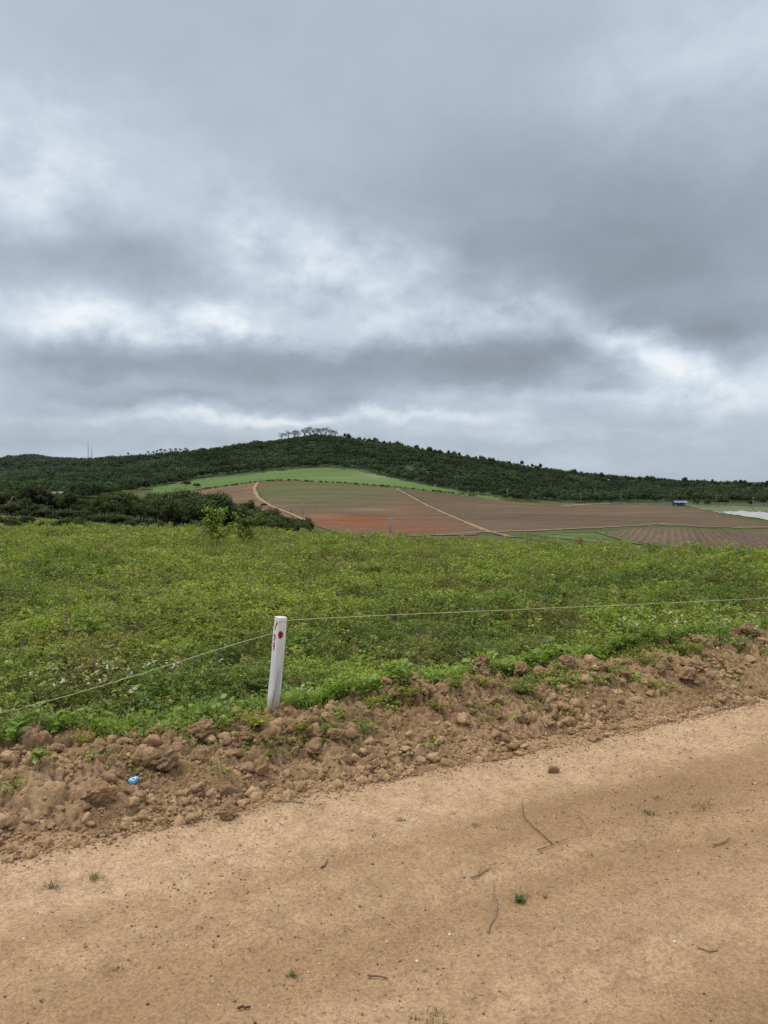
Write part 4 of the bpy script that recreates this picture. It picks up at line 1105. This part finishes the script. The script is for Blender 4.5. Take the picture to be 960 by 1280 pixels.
sapling(270, 690, 20.0, 1.12, 'taller light green sapling standing up from the far left of the field', 31, (.20, .26, .055))
sapling(306, 690, 20.8, .92, 'shorter bushy sapling right beside the taller one in the field', 32, (.145, .19, .045))
for i, (px, Y, H, lab) in enumerate([(930, 15.5, .42, 'dark green rounded weed clump at the right of the field'), (818, 19.5, .42, 'dark green weed clump in the field left of the rounded one'), (885, 17.0, .35, 'low dark weed clump between two others in the field at right'), (185, 19, .42, 'dull green weed clump rising in the left of the field')]):
    leafy('weed_clump', on_ground(px, Y), lab, 'weed', 150, H, .10, (.05, .095, .02), 'dark weed clumps in the field', 1200 + i, False, 0, 2.0)

# ------------------------------------------------------------------ trees
def tree_proto(kind, seed):
    rg = np.random.default_rng(seed)
    t = Geo(); c = Geo()
    H = 1.0                                              # unit-height tree, scaled on placing
    if kind == 'round':   th, cr, cz, ncl, nlf, ls, flat, barkc = .42, .42, .54, 30, 120, .046, .95, (.075, .06, .045)
    elif kind == 'tall':  th, cr, cz, ncl, nlf, ls, flat, barkc = .55, .26, .62, 24, 80, .042, 1.35, (.23, .20, .165)
    elif kind == 'shrub': th, cr, cz, ncl, nlf, ls, flat, barkc = .25, .60, .48, 20, 110, .075, .62, (.07, .055, .04)
    elif kind == 'sparse': th, cr, cz, ncl, nlf, ls, flat, barkc = .36, .36, .62, 20, 20, .05, 1.15, (.10, .09, .075)
    elif kind == 'umbrella': th, cr, cz, ncl, nlf, ls, flat, barkc = .80, .20, .86, 9, 34, .05, .70, (.09, .08, .07)
    lean = rg.normal(0, .03, 2)
    top = np.array([lean[0], lean[1], th])
    t.tube([[0, 0, -.05], [lean[0] * .3, lean[1] * .3, th * .4], top, top + np.array([0, 0, (cz - th) * .8 + .02])], [.030, .022, .015, .007], barkc, 7)
    cents = []
    for k in range(ncl):
        d = unit(1, rg)[0]; d[2] = abs(d[2]) * 1.1 - .35
        ctr = np.array([lean[0], lean[1], cz]) + d * np.array([cr, cr, cr * flat]) * rg.uniform(.55, 1.0)
        cents.append(ctr)
        if k % 2 == 0: t.tube([top * np.array([1, 1, rg.uniform(.65, 1)]), (top + ctr) / 2 + np.array([0, 0, -.02]), ctr], [.012, .008, .004], barkc, 5)
        r = cr * rg.uniform(.26, .46); m = nlf
        u = unit(m, rg) * (rg.random((m, 1)) ** .4) * r * np.array([1, 1, .75])
        q = ctr + u
        nr = u / (np.linalg.norm(u, axis=1, keepdims=True) + 1e-6) + np.array([0, 0, .6]) + rg.normal(0, .35, (m, 3))
        dd = np.cross(nr, unit(m, rg))
        tone = rg.uniform(.75, 1.25) * (.62 + .55 * np.clip(u[:, 2:3] / r + .4, 0, 1)) * rg.uniform(.75, 1.25, (m, 1))  # self-shade painted in: leaves low in each cluster are darker
        bc = np.array([.068, .092, .030]) if kind in ('round', 'shrub') else np.array([.046, .060, .028])
        if rg.random() < .2: bc = bc * np.array([1.35, 1.2, .9])
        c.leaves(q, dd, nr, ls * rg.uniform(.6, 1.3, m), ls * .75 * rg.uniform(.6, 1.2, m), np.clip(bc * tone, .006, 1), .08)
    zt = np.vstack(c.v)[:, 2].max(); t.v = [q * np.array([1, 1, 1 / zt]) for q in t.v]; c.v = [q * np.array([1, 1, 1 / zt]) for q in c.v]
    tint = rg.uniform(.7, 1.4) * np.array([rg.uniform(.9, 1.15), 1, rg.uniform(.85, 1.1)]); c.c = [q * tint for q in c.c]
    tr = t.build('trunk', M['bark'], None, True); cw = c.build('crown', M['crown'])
    return tr.data, cw.data, tr, cw
PROTO = {}
for kd, nk in (('round', 10), ('tall', 3), ('shrub', 4), ('sparse', 4), ('umbrella', 3)):
    PROTO[kd] = []
    for k in range(nk):
        a, b, o1, o2 = tree_proto(kd, 2000 + 37 * len(PROTO) + k)
        bpy.data.objects.remove(o1); bpy.data.objects.remove(o2); PROTO[kd].append((a, b))
TREE_N = 0
def tree(name, kind, p, H, label, group=None, wide=1.0, cat='tree', parts=True):
    global TREE_N; TREE_N += 1
    a, b = random.choice(PROTO[kind])
    o = empty(name, tuple(p), random.uniform(0, 6.28)); w = H * wide * random.uniform(.9, 1.12); o.scale = (w, w, H)
    tag(o, label, cat, group)
    for nm, d in (('trunk', a), ('crown', b)):
        c = bpy.data.objects.new(nm, d); col.objects.link(c); c.parent = o
    return o

# valley wood on the left
WL = 'dark leafy tree in the dense valley wood at left'
top_line = ([-160, 0, 60, 100, 150, 200, 255, 300, 340, 390], [606, 613, 618, 622, 624, 624, 622, 632, 644, 658])
for i in range(225):
    px = random.uniform(-110, 390); u = random.random()
    Dn = np.interp(px, [-160, 0, 120, 250, 390], [160, 160, 154, 150, 150]); Df = np.interp(px, [-160, 0, 120, 250, 390], [235, 235, 240, 235, 178])
    Dd = Dn + (Df - Dn) * u ** 1.25
    p = on_ground(px, Dd); ty = np.interp(px, *top_line) + random.uniform(-4, 5)
    H = random.choice([.85, 1.0, 1.0, 1.18]) * float(np.clip(EYE + ray(px, ty)[2] / ray(px, ty)[1] * Dd - p.z, 2.6, 12.0)) * random.uniform(.92, 1.12)
    if 335 < px and H > 6: H *= .7
    tree('forest_tree', 'round', p, H, WL, 'trees of the valley wood', 1.0)
for px, Dd, H in [(33, 156, 6.4), (51, 158, 7.0), (60, 157, 6.2), (88, 156, 6)]:
    tree('pale_trunked_tree', 'tall', on_ground(px, Dd), H, 'slender tree with pale trunk at the front edge of the left wood', 'pale trunked trees before the valley wood', 1.0)
for px, Dd, H, lab in [(8, 66, 1.9, 'dark rounded shrub at the left edge beyond the field'), (115, 74, 1.7, 'small dark shrub beyond the field below the wood'), (88, 98, 2.2, 'long low shrub hummock in the meadow before the left wood'), (60, 90, 1.5, 'low shrub in the left meadow between the hummock and left edge'), (150, 100, 2.0, 'low shrub beyond the field under the wood edge'), (182, 92, 1.6, 'last low shrub before the wood closes at its right'), (35, 105, 1.6, 'low olive shrub in the meadow under the pale trunked trees')]:
    tree('shrub', 'shrub', on_ground(px, Dd), H, lab, 'shrubs beyond the field', 1.5 if 'long' in lab else 1.15, 'shrub')
for i in range(60):
    px = random.uniform(-60, 392); Dn = np.interp(px, [-160, 0, 120, 250, 390], [157, 157, 150, 146, 146])
    tree('forest_shrub', 'shrub', on_ground(px, Dn + random.uniform(-6, 4)), random.uniform(1.6, 3.2), 'dark undergrowth shrub along the front of the left wood', 'undergrowth of the valley wood', 1.3, 'shrub')
# shrubs along the boundary between the green field and the ploughed land
for i in range(130):
    u = i / 129; px = 225 + u * 370 + random.uniform(-4, 4)
    py = np.interp(px, [225, 262, 300, 330, 364, 442, 498, 566, 600], [616.5, 611, 605.5, 601.8, 601, 605, 609.5, 617, 621])
    p = hit(px, py, 300, 700)
    if random.random() < .85: tree('hedge_shrub', 'shrub', p, random.uniform(.6, 1.5), 'low dark shrub in the hedge line between green field and ploughed land', 'shrubs of the field boundary hedge', 1.5, 'shrub')
for px, py, H, lab in [(233, 608, 4.5, 'dark bushy tree at the left end of the green field'), (245, 610, 3.5, 'smaller bush beside the bushy tree on the green field'), (330, 634, 2.2, 'small dark bush beside the left dirt track')]:
    tree('bush', 'shrub', hit(px, py, 200, 700), H, lab, None, 1.2, 'bush')
# trees on the crest of the hill
for i, (px, H) in enumerate([(352, 9), (360, 10), (368, 10.5), (373, 9.5), (381, 12), (388, 13.5), (395, 12), (401, 11.5), (408, 12), (415, 10), (419, 8)]):
    tree('crest_tree', 'sparse', on_ground(px, 885 + random.uniform(-8, 8), 2.0), H + 2.5, 'sparse open tree silhouetted on the very top of the hill', 'open trees on the hilltop', 1.0)
for px, H in [(161, 11), (176, 9), (186, 10.5), (192, 10), (197, 11), (202, 12.5), (207, 11), (214, 12.5), (220, 12), (226, 11), (233, 12)]:
    lab = 'lone dark tree standing apart on the left skyline' if px == 161 else 'tall thin umbrella crowned tree on the left skyline of the hill'
    tree('skyline_tree', 'umbrella', on_ground(px, 905, 0), H, lab, None if px == 161 else 'thin trees on the left skyline', .9)
# big individual trees of the right-hand tree line
for i in range(120):
    px = 425 + 545 * (i + random.uniform(-.9, .9)) / 119
    Dd = 895 if px < 700 else 880
    tree('skyline_tree', random.choice(['round', 'tall', 'round', 'tall', 'round', 'shrub']), on_ground(px, Dd + random.uniform(-14, 14)), random.choice([random.uniform(6, 9), random.uniform(7, 10), random.uniform(8, 12)]), 'dark tree standing in the uneven skyline right of the hilltop', 'trees of the right skyline', .72)
for px, py, H in [(884, 634, 7), (898, 634, 9), (906, 633, 8), (938, 634, 6), (955, 633, 8), (870, 633, 6)]:
    tree('field_edge_tree', 'round', hit(px, py, 300, 700), H, 'dark rounded tree at the field edge near the pale gravel yard', 'trees near the gravel yard', .8)

# the wooded hill as one mass
rng = np.random.default_rng(77)
g = Geo()
n = 40000
az = rng.uniform(np.arctan((-330 - 480) / F), np.arctan((1290 - 480) / F), n); rr = np.sqrt(rng.uniform(250 ** 2, 1010 ** 2, n)) ; rr = np.where(rng.random(n) < .02, rng.uniform(1700, 3400, n), rr)
X, Y = rr * np.sin(az), rr * np.cos(az); Z = ground_z(X, Y); px, py = project(X, Y, Z)
band = np.interp(px, [-400, 0, 120, 186, 260, 330, 405, 450, 500, 573, 640, 720, 800, 850, 880, 960, 1300], [628, 627, 625, 612, 597, 590, 584, 587, 600, 616, 627, 629, 628.5, 628, 628, 629, 630])
ok = (py < band - .5) & ((rr > 520) | ((px < 186) & (rr > 250))) & ~((rr > 1100) & (rr < 1600))
clear = (np.hypot((px - 520) / 14, (py - 588) / 8) < 1) | (np.hypot((px - 945) / 22, (py - 614) / 4) < 1) | (np.hypot((px - 95) / 16, (py - 575.5) / 1.6) < 1)
ok &= ~(clear & (rng.random(n) < .8))
X, Y, Z, px, py, rr = X[ok], Y[ok], Z[ok], px[ok], py[ok], rr[ok]; n = len(X)
Hs = rng.uniform(3.0, 7.6, n) * np.clip(1 + .35 * fbm(X * .02, Y * .02, 611, 2), .6, 1.5); cr = Hs * rng.uniform(.34, .62, n)
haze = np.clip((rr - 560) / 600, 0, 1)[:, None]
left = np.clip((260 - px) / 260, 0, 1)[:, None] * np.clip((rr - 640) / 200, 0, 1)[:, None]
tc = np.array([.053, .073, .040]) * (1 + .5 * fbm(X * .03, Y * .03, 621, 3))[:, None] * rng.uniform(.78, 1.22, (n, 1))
tc = tc * (1 - .4 * haze) + np.array([.070, .085, .078]) * .4 * haze  # blue-grey aerial haze painted into the crown colours with distance
tc = tc * (1 - .45 * left) + np.array([.105, .120, .100]) * .45 * left  # extra haze painted onto the distant left ridge
tc = np.where((rr > 1500)[:, None], np.array([.055, .075, .085]), tc)  # farthest trees get a flat bluish haze colour
K = 54
i = np.repeat(np.arange(n), K); m = len(i)
u = unit(m, rng); u[:, 2] = np.abs(u[:, 2]) * 1.1 - .25
q = np.c_[X[i], Y[i], Z[i] + Hs[i] * .55] + u * np.c_[cr[i], cr[i], Hs[i] * .45] * (rng.random((m, 1)) ** .35)
nr = u + rng.normal(0, .35, (m, 3)) + np.array([0, 0, .4]); dd = np.cross(nr, unit(m, rng))
sz = cr[i] * rng.uniform(.26, .55, m)
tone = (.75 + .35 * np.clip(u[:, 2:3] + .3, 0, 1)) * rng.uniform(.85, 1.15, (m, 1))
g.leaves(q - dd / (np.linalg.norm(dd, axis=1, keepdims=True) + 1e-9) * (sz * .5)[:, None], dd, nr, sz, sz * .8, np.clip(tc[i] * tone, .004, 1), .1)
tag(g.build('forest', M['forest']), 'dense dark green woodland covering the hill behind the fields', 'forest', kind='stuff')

# ------------------------------------------------------------------ distant structures
def pole(px, py, H, label, dmin=180, dmax=760):
    p = hit(px, py, dmin, dmax)
    o = empty('utility_pole', tuple(p), random.uniform(-.4, .4)); tag(o, label, 'utility pole', 'utility poles across the fields')
    g = Geo(); g.tube([[0, 0, -.6], [0, 0, H * .5], [0, 0, H]], [.17, .15, .11], (.26, .25, .24), 8); g.build('shaft', M['concrete'], o, True)
    g = Geo(); g.box((0, 0, H - .45), (2.0, .14, .16), (.34, .32, .30)); g.build('crossarm', M['concrete'], o)
    for k in (-.85, 0, .85):
        g = Geo(); g.tube([[k, 0, H - .37 if k else H], [k, 0, H - .22 if k else H + .18], [k, 0, H - .10 if k else H + .28]], [.05, .09, .05], (.35, .30, .28), 6); g.build('insulator', M['concrete'], o, True)
for a in [(378.5, 645, 6.0, 'pale utility pole at the lower edge of the olive field patch'), (488, 667, 4.5, 'pale utility pole at the bottom of the red soil patch'), (325, 604, 8, 'pale utility pole where the left track meets the green field'),
          (544, 618, 7, 'pale utility pole on the green field boundary right of the hill track'), (634, 626, 8, 'pale utility pole before the dark trees right of centre'), (726, 630, 8, 'pale utility pole before the trees, left of the nearby pair'),
          (776, 630, 8, 'pale utility pole before the trees left of the blue roofed shed'), (895, 634, 9, 'pale utility pole right of the blue roofed shed'), (941, 638, 9, 'pale utility pole beyond the gravel yard at right'), (397, 606, 5, 'pale utility pole on the hedge line above the olive field')]:
    pole(*a)

def mast(px, Y, H, w, label, group):
    p = on_ground(px, Y); o = empty('radio_mast', tuple(p), .4); tag(o, label, 'radio mast', group)
    c = (.42, .43, .45); ang = [0, 2.094, 4.189]
    for a in ang:
        g = Geo(); g.tube([[w * math.cos(a), w * math.sin(a), -1], [w * .25 * math.cos(a), w * .25 * math.sin(a), H]], [.20, .14], c, 5); g.build('leg', M['metal'], o, True)
    g = Geo(); nb = 12
    for k in range(nb):
        for j in range(3):
            z0, z1 = H * k / nb, H * (k + 1) / nb; w0, w1 = w * (1 - .75 * z0 / H), w * (1 - .75 * z1 / H); a0, a1 = ang[j], ang[(j + 1) % 3]
            g.tube([[w0 * math.cos(a0), w0 * math.sin(a0), z0], [w1 * math.cos(a1), w1 * math.sin(a1), z1]], .09, c, 4)
            g.tube([[w1 * math.cos(a0), w1 * math.sin(a0), z1], [w1 * math.cos(a1), w1 * math.sin(a1), z1]], .07, c, 4)
    g.build('bracing', M['metal'], o)
    g = Geo(); g.tube([[0, 0, H - .5], [0, 0, H + 3]], [.10, .06], c, 5); g.build('antenna', M['metal'], o)
    for k in range(2):
        g = Geo(); g.tube([[.6, 0, H * (.75 + .12 * k)], [.9, 0, H * (.75 + .12 * k)], [1.0, 0, H * (.75 + .12 * k)]], [.1, .5, .55], (.55, .55, .56), 8); g.build('dish', M['metal'], o)
mast(111, 930, 25, 1.3, 'taller thin lattice radio mast on the far left skyline', 'radio masts on the skyline')
mast(115.2, 940, 20, 1.1, 'shorter lattice radio mast right beside the taller one', 'radio masts on the skyline')

p = hit(850, 632.5, 300, 700)
shed = empty('shed', tuple(p), R(3)); tag(shed, 'long open sided shed with a blue violet roof before the trees', 'shed')
sl, sw = 10.5, 5.0
g = Geo(); zz = []
nx = 22
xs = np.linspace(-sl / 2, sl / 2, nx)
for side in (-1, 1):
    v = []; 
    for x_ in range(nx):
        dz = .05 * (x_ % 2)
        v += [(xs[x_], side * (sw / 2 + .4), 2.5 + dz), (xs[x_], 0, 3.9 + dz)]
    g.add(v, [(2 * k, 2 * k + 2, 2 * k + 3, 2 * k + 1) for k in range(nx - 1)], (.20, .21, .32))
g.build('roof', M['paint'], shed)
for x_ in np.linspace(-sl / 2 + .3, sl / 2 - .3, 4):
    for y_ in (-sw / 2, sw / 2):
        h = Geo(); h.tube([[x_, y_, -.5], [x_, y_, 2.5]], .09, (.35, .35, .37), 6); h.build('post', M['metal'], shed)
h = Geo(); h.box((0, sw / 2 - .2, 1.2), (sl - .8, .12, 2.4), (.10, .10, .13)); h.build('back_wall', M['paint'], shed)
h = Geo(); h.box((-2.4, -.2, .65), (2.6, 1.4, 1.3), (.22, .24, .36)); h.box((1.6, 0, .5), (2.2, 1.3, 1.0), (.36, .36, .42)); h.build('stacked_goods', M['paint'], shed)

def house(px, Y, size, wallc, roofc, label, rz):
    p = on_ground(px, Y); o = empty('house', tuple(p), rz); tag(o, label, 'house', 'small houses by the left wood')
    a, b, h = size
    g = Geo(); g.box((0, 0, h / 2 - .3), (a, b, h + .6), wallc)
    g.build('wall', M['paint'], o)
    g = Geo(); e = .4
    v = [(-a / 2 - e, -b / 2 - e, h - .1), (a / 2 + e, -b / 2 - e, h - .1), (a / 2 + e, 0, h + 1.3), (-a / 2 - e, 0, h + 1.3), (-a / 2 - e, b / 2 + e, h - .1), (a / 2 + e, b / 2 + e, h - .1)]
    g.add(v, [(0, 1, 2, 3), (3, 2, 5, 4)], roofc); v2 = [(x, y, z + .12) for x, y, z in v]; g.add(v2, [(0, 1, 2, 3), (3, 2, 5, 4)], roofc); g.build('roof', M['paint'], o)
    for wx in (-a * .28, a * .28):
        g = Geo(); g.box((wx, -b / 2 - .02, h * .55), (1.0, .08, 1.0), (.05, .05, .055)); w = g.build('window', M['paint'], o)
        g = Geo(); g.box((wx, -b / 2 - .06, h * .55 - .56), (1.2, .16, .1), (.5, .48, .45)); g.build('sill', M['paint'], w)
    g = Geo(); g.box((0, -b / 2 - .02, 1.0), (.9, .08, 2.0), (.13, .075, .045)); g.build('door', M['paint'], o)
house(-4, 165, (6.0, 4, 2.0), (.30, .24, .20), (.17, .11, .08), 'small house with a brown tiled roof half hidden at the left edge', R(12))
house(70, 300, (6, 5, 2.4), (.46, .38, .32), (.30, .24, .20), 'distant pale house among the trees of the left valley', R(-10))

# ------------------------------------------------------------------ sky and light
SUN_EL, SUN_AZ = R(58), R(282)      # azimuth clockwise from +Y: high on the left
w = bpy.data.worlds.new('World'); scene.world = w; w.use_nodes = True
t = w.node_tree; t.nodes.clear()
out = t.nodes.new('ShaderNodeOutputWorld')
sky = t.nodes.new('ShaderNodeTexSky'); sky.sky_type = 'NISHITA'; sky.sun_disc = False
sky.sun_elevation = SUN_EL; sky.sun_rotation = SUN_AZ; sky.air_density = 1.0; sky.dust_density = 2.0
bg1 = t.nodes.new('ShaderNodeBackground'); bg1.inputs['Strength'].default_value = 0.1; link(t, sky.outputs[0], bg1.inputs['Color'])
dirn = t.nodes.new('ShaderNodeTexCoord').outputs['Generated']
sep = t.nodes.new('ShaderNodeSeparateXYZ'); link(t, dirn, sep.inputs[0])
sx, sy, sz = sep.outputs
az = math_(t, 'ARCTAN2', sx, sy)
hyp = math_(t, 'SQRT', math_(t, 'ADD', math_(t, 'MULTIPLY', sx, sx), math_(t, 'MULTIPLY', sy, sy)))
el = math_(t, 'ARCTAN2', sz, hyp)
# cloud-layer coordinates: the layer is flat, so it crowds together towards the horizon
den = math_(t, 'ADD', math_(t, 'MAXIMUM', sz, 0.0), 0.10)
cx_ = math_(t, 'DIVIDE', sx, den); cy_ = math_(t, 'DIVIDE', sy, den)
comb = t.nodes.new('ShaderNodeCombineXYZ'); link(t, cx_, comb.inputs[0]); link(t, cy_, comb.inputs[1])
cl = comb.outputs[0]
n1 = noise(t, cl, 1.1, 7, .55, .3); n2 = noise(t, cl, 2.7, 7, .6, .5)
comb2 = t.nodes.new('ShaderNodeCombineXYZ'); link(t, math_(t, 'MULTIPLY', az, 1.0), comb2.inputs[0]); link(t, math_(t, 'MULTIPLY', el, 1.45), comb2.inputs[1])
wa = noise(t, comb2.outputs[0], 5.0, 6, .58, .2)
comb3 = t.nodes.new('ShaderNodeCombineXYZ'); link(t, az, comb3.inputs[0]); link(t, math_(t, 'MULTIPLY', el, 1.45), comb3.inputs[1]); comb3.inputs[2].default_value = 7.3
wb = noise(t, comb3.outputs[0], 6.0, 6, .58, .2)
azw = math_(t, 'MULTIPLY_ADD', math_(t, 'SUBTRACT', wa, .5), .26, az)
elw = math_(t, 'MULTIPLY_ADD', math_(t, 'SUBTRACT', wb, .5), .11, el)
def gauss(u, v, su, sv, amp, hard=False):
    """broad cloud mass at photo pixel (u,v)"""
    d = ray(u, v); a0 = math.atan2(d[0], d[1]); e0 = math.atan2(d[2], math.hypot(d[0], d[1]))
    q = math_(t, 'ADD', math_(t, 'POWER', math_(t, 'ABSOLUTE', math_(t, 'MULTIPLY', math_(t, 'SUBTRACT', azw, a0), F / su)), 2.0),
              math_(t, 'POWER', math_(t, 'ABSOLUTE', math_(t, 'MULTIPLY', math_(t, 'SUBTRACT', elw, e0), F / sv)), 2.0))
    if hard: q = math_(t, 'MULTIPLY', q, q)
    return math_(t, 'MULTIPLY', math_(t, 'EXPONENT', math_(t, 'MULTIPLY', q, -1.0)), amp * 1.2)
n3 = noise(t, comb2.outputs[0], 6.5, 9, .54, .15)
n4 = noise(t, comb3.outputs[0], 15.0, 8, .56, .15)
low = ramp(t, el, [(0.10, grey(1.0)), (.40, grey(.25))])            # the upper cloud sheet is soft, the lower one ragged
val = math_(t, 'ADD', 0.49, math_(t, 'MULTIPLY', math_(t, 'SUBTRACT', n1, .5), .28))
val = math_(t, 'ADD', val, math_(t, 'MULTIPLY', math_(t, 'SUBTRACT', n2, .5), .08))
val = math_(t, 'ADD', val, math_(t, 'MULTIPLY', math_(t, 'MULTIPLY', math_(t, 'SUBTRACT', n3, .5), low), .55))
val = math_(t, 'ADD', val, math_(t, 'MULTIPLY', math_(t, 'MULTIPLY', math_(t, 'SUBTRACT', n4, .5), low), .13))
dark = [(150, 312, 230, 42, .22), (830, 325, 270, 105, .26), (540, 225, 260, 90, .10), (420, 464, 385, 36, .20, True), (560, 452, 250, 26, .08, True), (800, 300, 220, 120, .06), (100, 452, 130, 20, .14), (860, 400, 150, 24, .18), (560, 330, 90, 30, .10),
        (200, 500, 160, 9, .12), (150, 556, 260, 12, .10), (420, 30, 300, 60, .06), (330, 505, 160, 8, .10)]
bright = [(40, 195, 120, 65, .36), (905, 75, 130, 80, .16), (350, 300, 105, 58, .30), (450, 350, 130, 40, .34), (600, 402, 150, 24, .36), (100, 396, 200, 20, .38), (262, 415, 70, 24, .34),
          (880, 472, 95, 40, .50), (800, 440, 45, 22, .30), (700, 500, 200, 14, .16), (735, 428, 70, 16, .30), (440, 529, 190, 8, .46), (130, 522, 200, 8, .14), (650, 547, 260, 9, .18), (760, 582, 260, 12, .14), (330, 576, 160, 9, .14)]
rag = ramp(t, math_(t, 'MULTIPLY_ADD', n4, .4, math_(t, 'MULTIPLY', n3, .6)), [(.36, grey(.25)), (.62, grey(1.15))])
db = None
for b in dark: g_ = gauss(*b); db = g_ if db is None else math_(t, 'ADD', db, g_)
bb = None
for b in bright: g_ = gauss(*b); bb = g_ if bb is None else math_(t, 'ADD', bb, g_)
val = math_(t, 'SUBTRACT', math_(t, 'ADD', val, math_(t, 'MULTIPLY', bb, rag)), db)
c = ramp(t, val, [(0.0, (.245, .285, .335)), (.20, (.315, .370, .435)), (.42, (.420, .495, .580)), (.62, (.55, .635, .72)), (.85, (.73, .80, .86)), (1.0, (.86, .90, .93))])
# an overcast sky is brightest overhead
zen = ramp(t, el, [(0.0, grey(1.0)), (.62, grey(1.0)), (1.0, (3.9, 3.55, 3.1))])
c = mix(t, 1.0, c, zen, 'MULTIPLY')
# haze near the horizon, and nothing below it but dull ground light
hz = ramp(t, el, [(0.0, grey(.7)), (.12, grey(0.0))])
c = mix(t, hz, c, (.42, .49, .565))
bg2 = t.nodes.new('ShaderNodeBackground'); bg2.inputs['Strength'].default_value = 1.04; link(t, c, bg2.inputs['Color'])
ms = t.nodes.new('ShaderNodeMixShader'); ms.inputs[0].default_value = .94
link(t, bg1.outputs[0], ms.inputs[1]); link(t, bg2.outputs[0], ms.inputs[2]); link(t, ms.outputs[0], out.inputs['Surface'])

sun = bpy.data.lights.new('sun', 'SUN'); sun.energy = 1.5; sun.angle = R(22); sun.color = (1.0, .91, .78)
so = bpy.data.objects.new('sun', sun); col.objects.link(so)
sd = Vector((math.sin(SUN_AZ) * math.cos(SUN_EL), math.cos(SUN_AZ) * math.cos(SUN_EL), math.sin(SUN_EL)))
so.rotation_euler = sd.to_track_quat('Z', 'Y').to_euler()

# ------------------------------------------------------------------ camera
cam = bpy.data.cameras.new('camera'); co_ = bpy.data.objects.new('camera', cam); col.objects.link(co_)
cam.sensor_fit = 'VERTICAL'; cam.sensor_height = 36.0; cam.lens = F / 1280 * 36.0
cam.clip_start = 0.05; cam.clip_end = 20000
co_.location = (0, 0, EYE); co_.rotation_euler = (math.pi / 2 - PITCH, 0, 0)
scene.camera = co_
scene.render.engine = 'CYCLES'
scene.cycles.max_bounces = 6; scene.cycles.diffuse_bounces = 3; scene.cycles.glossy_bounces = 2; scene.cycles.transmission_bounces = 3; scene.cycles.transparent_max_bounces = 4
scene.cycles.use_denoising = False
scene.view_settings.view_transform = 'Standard'; scene.view_settings.look = 'None'; scene.view_settings.exposure = 0; scene.view_settings.gamma = 1
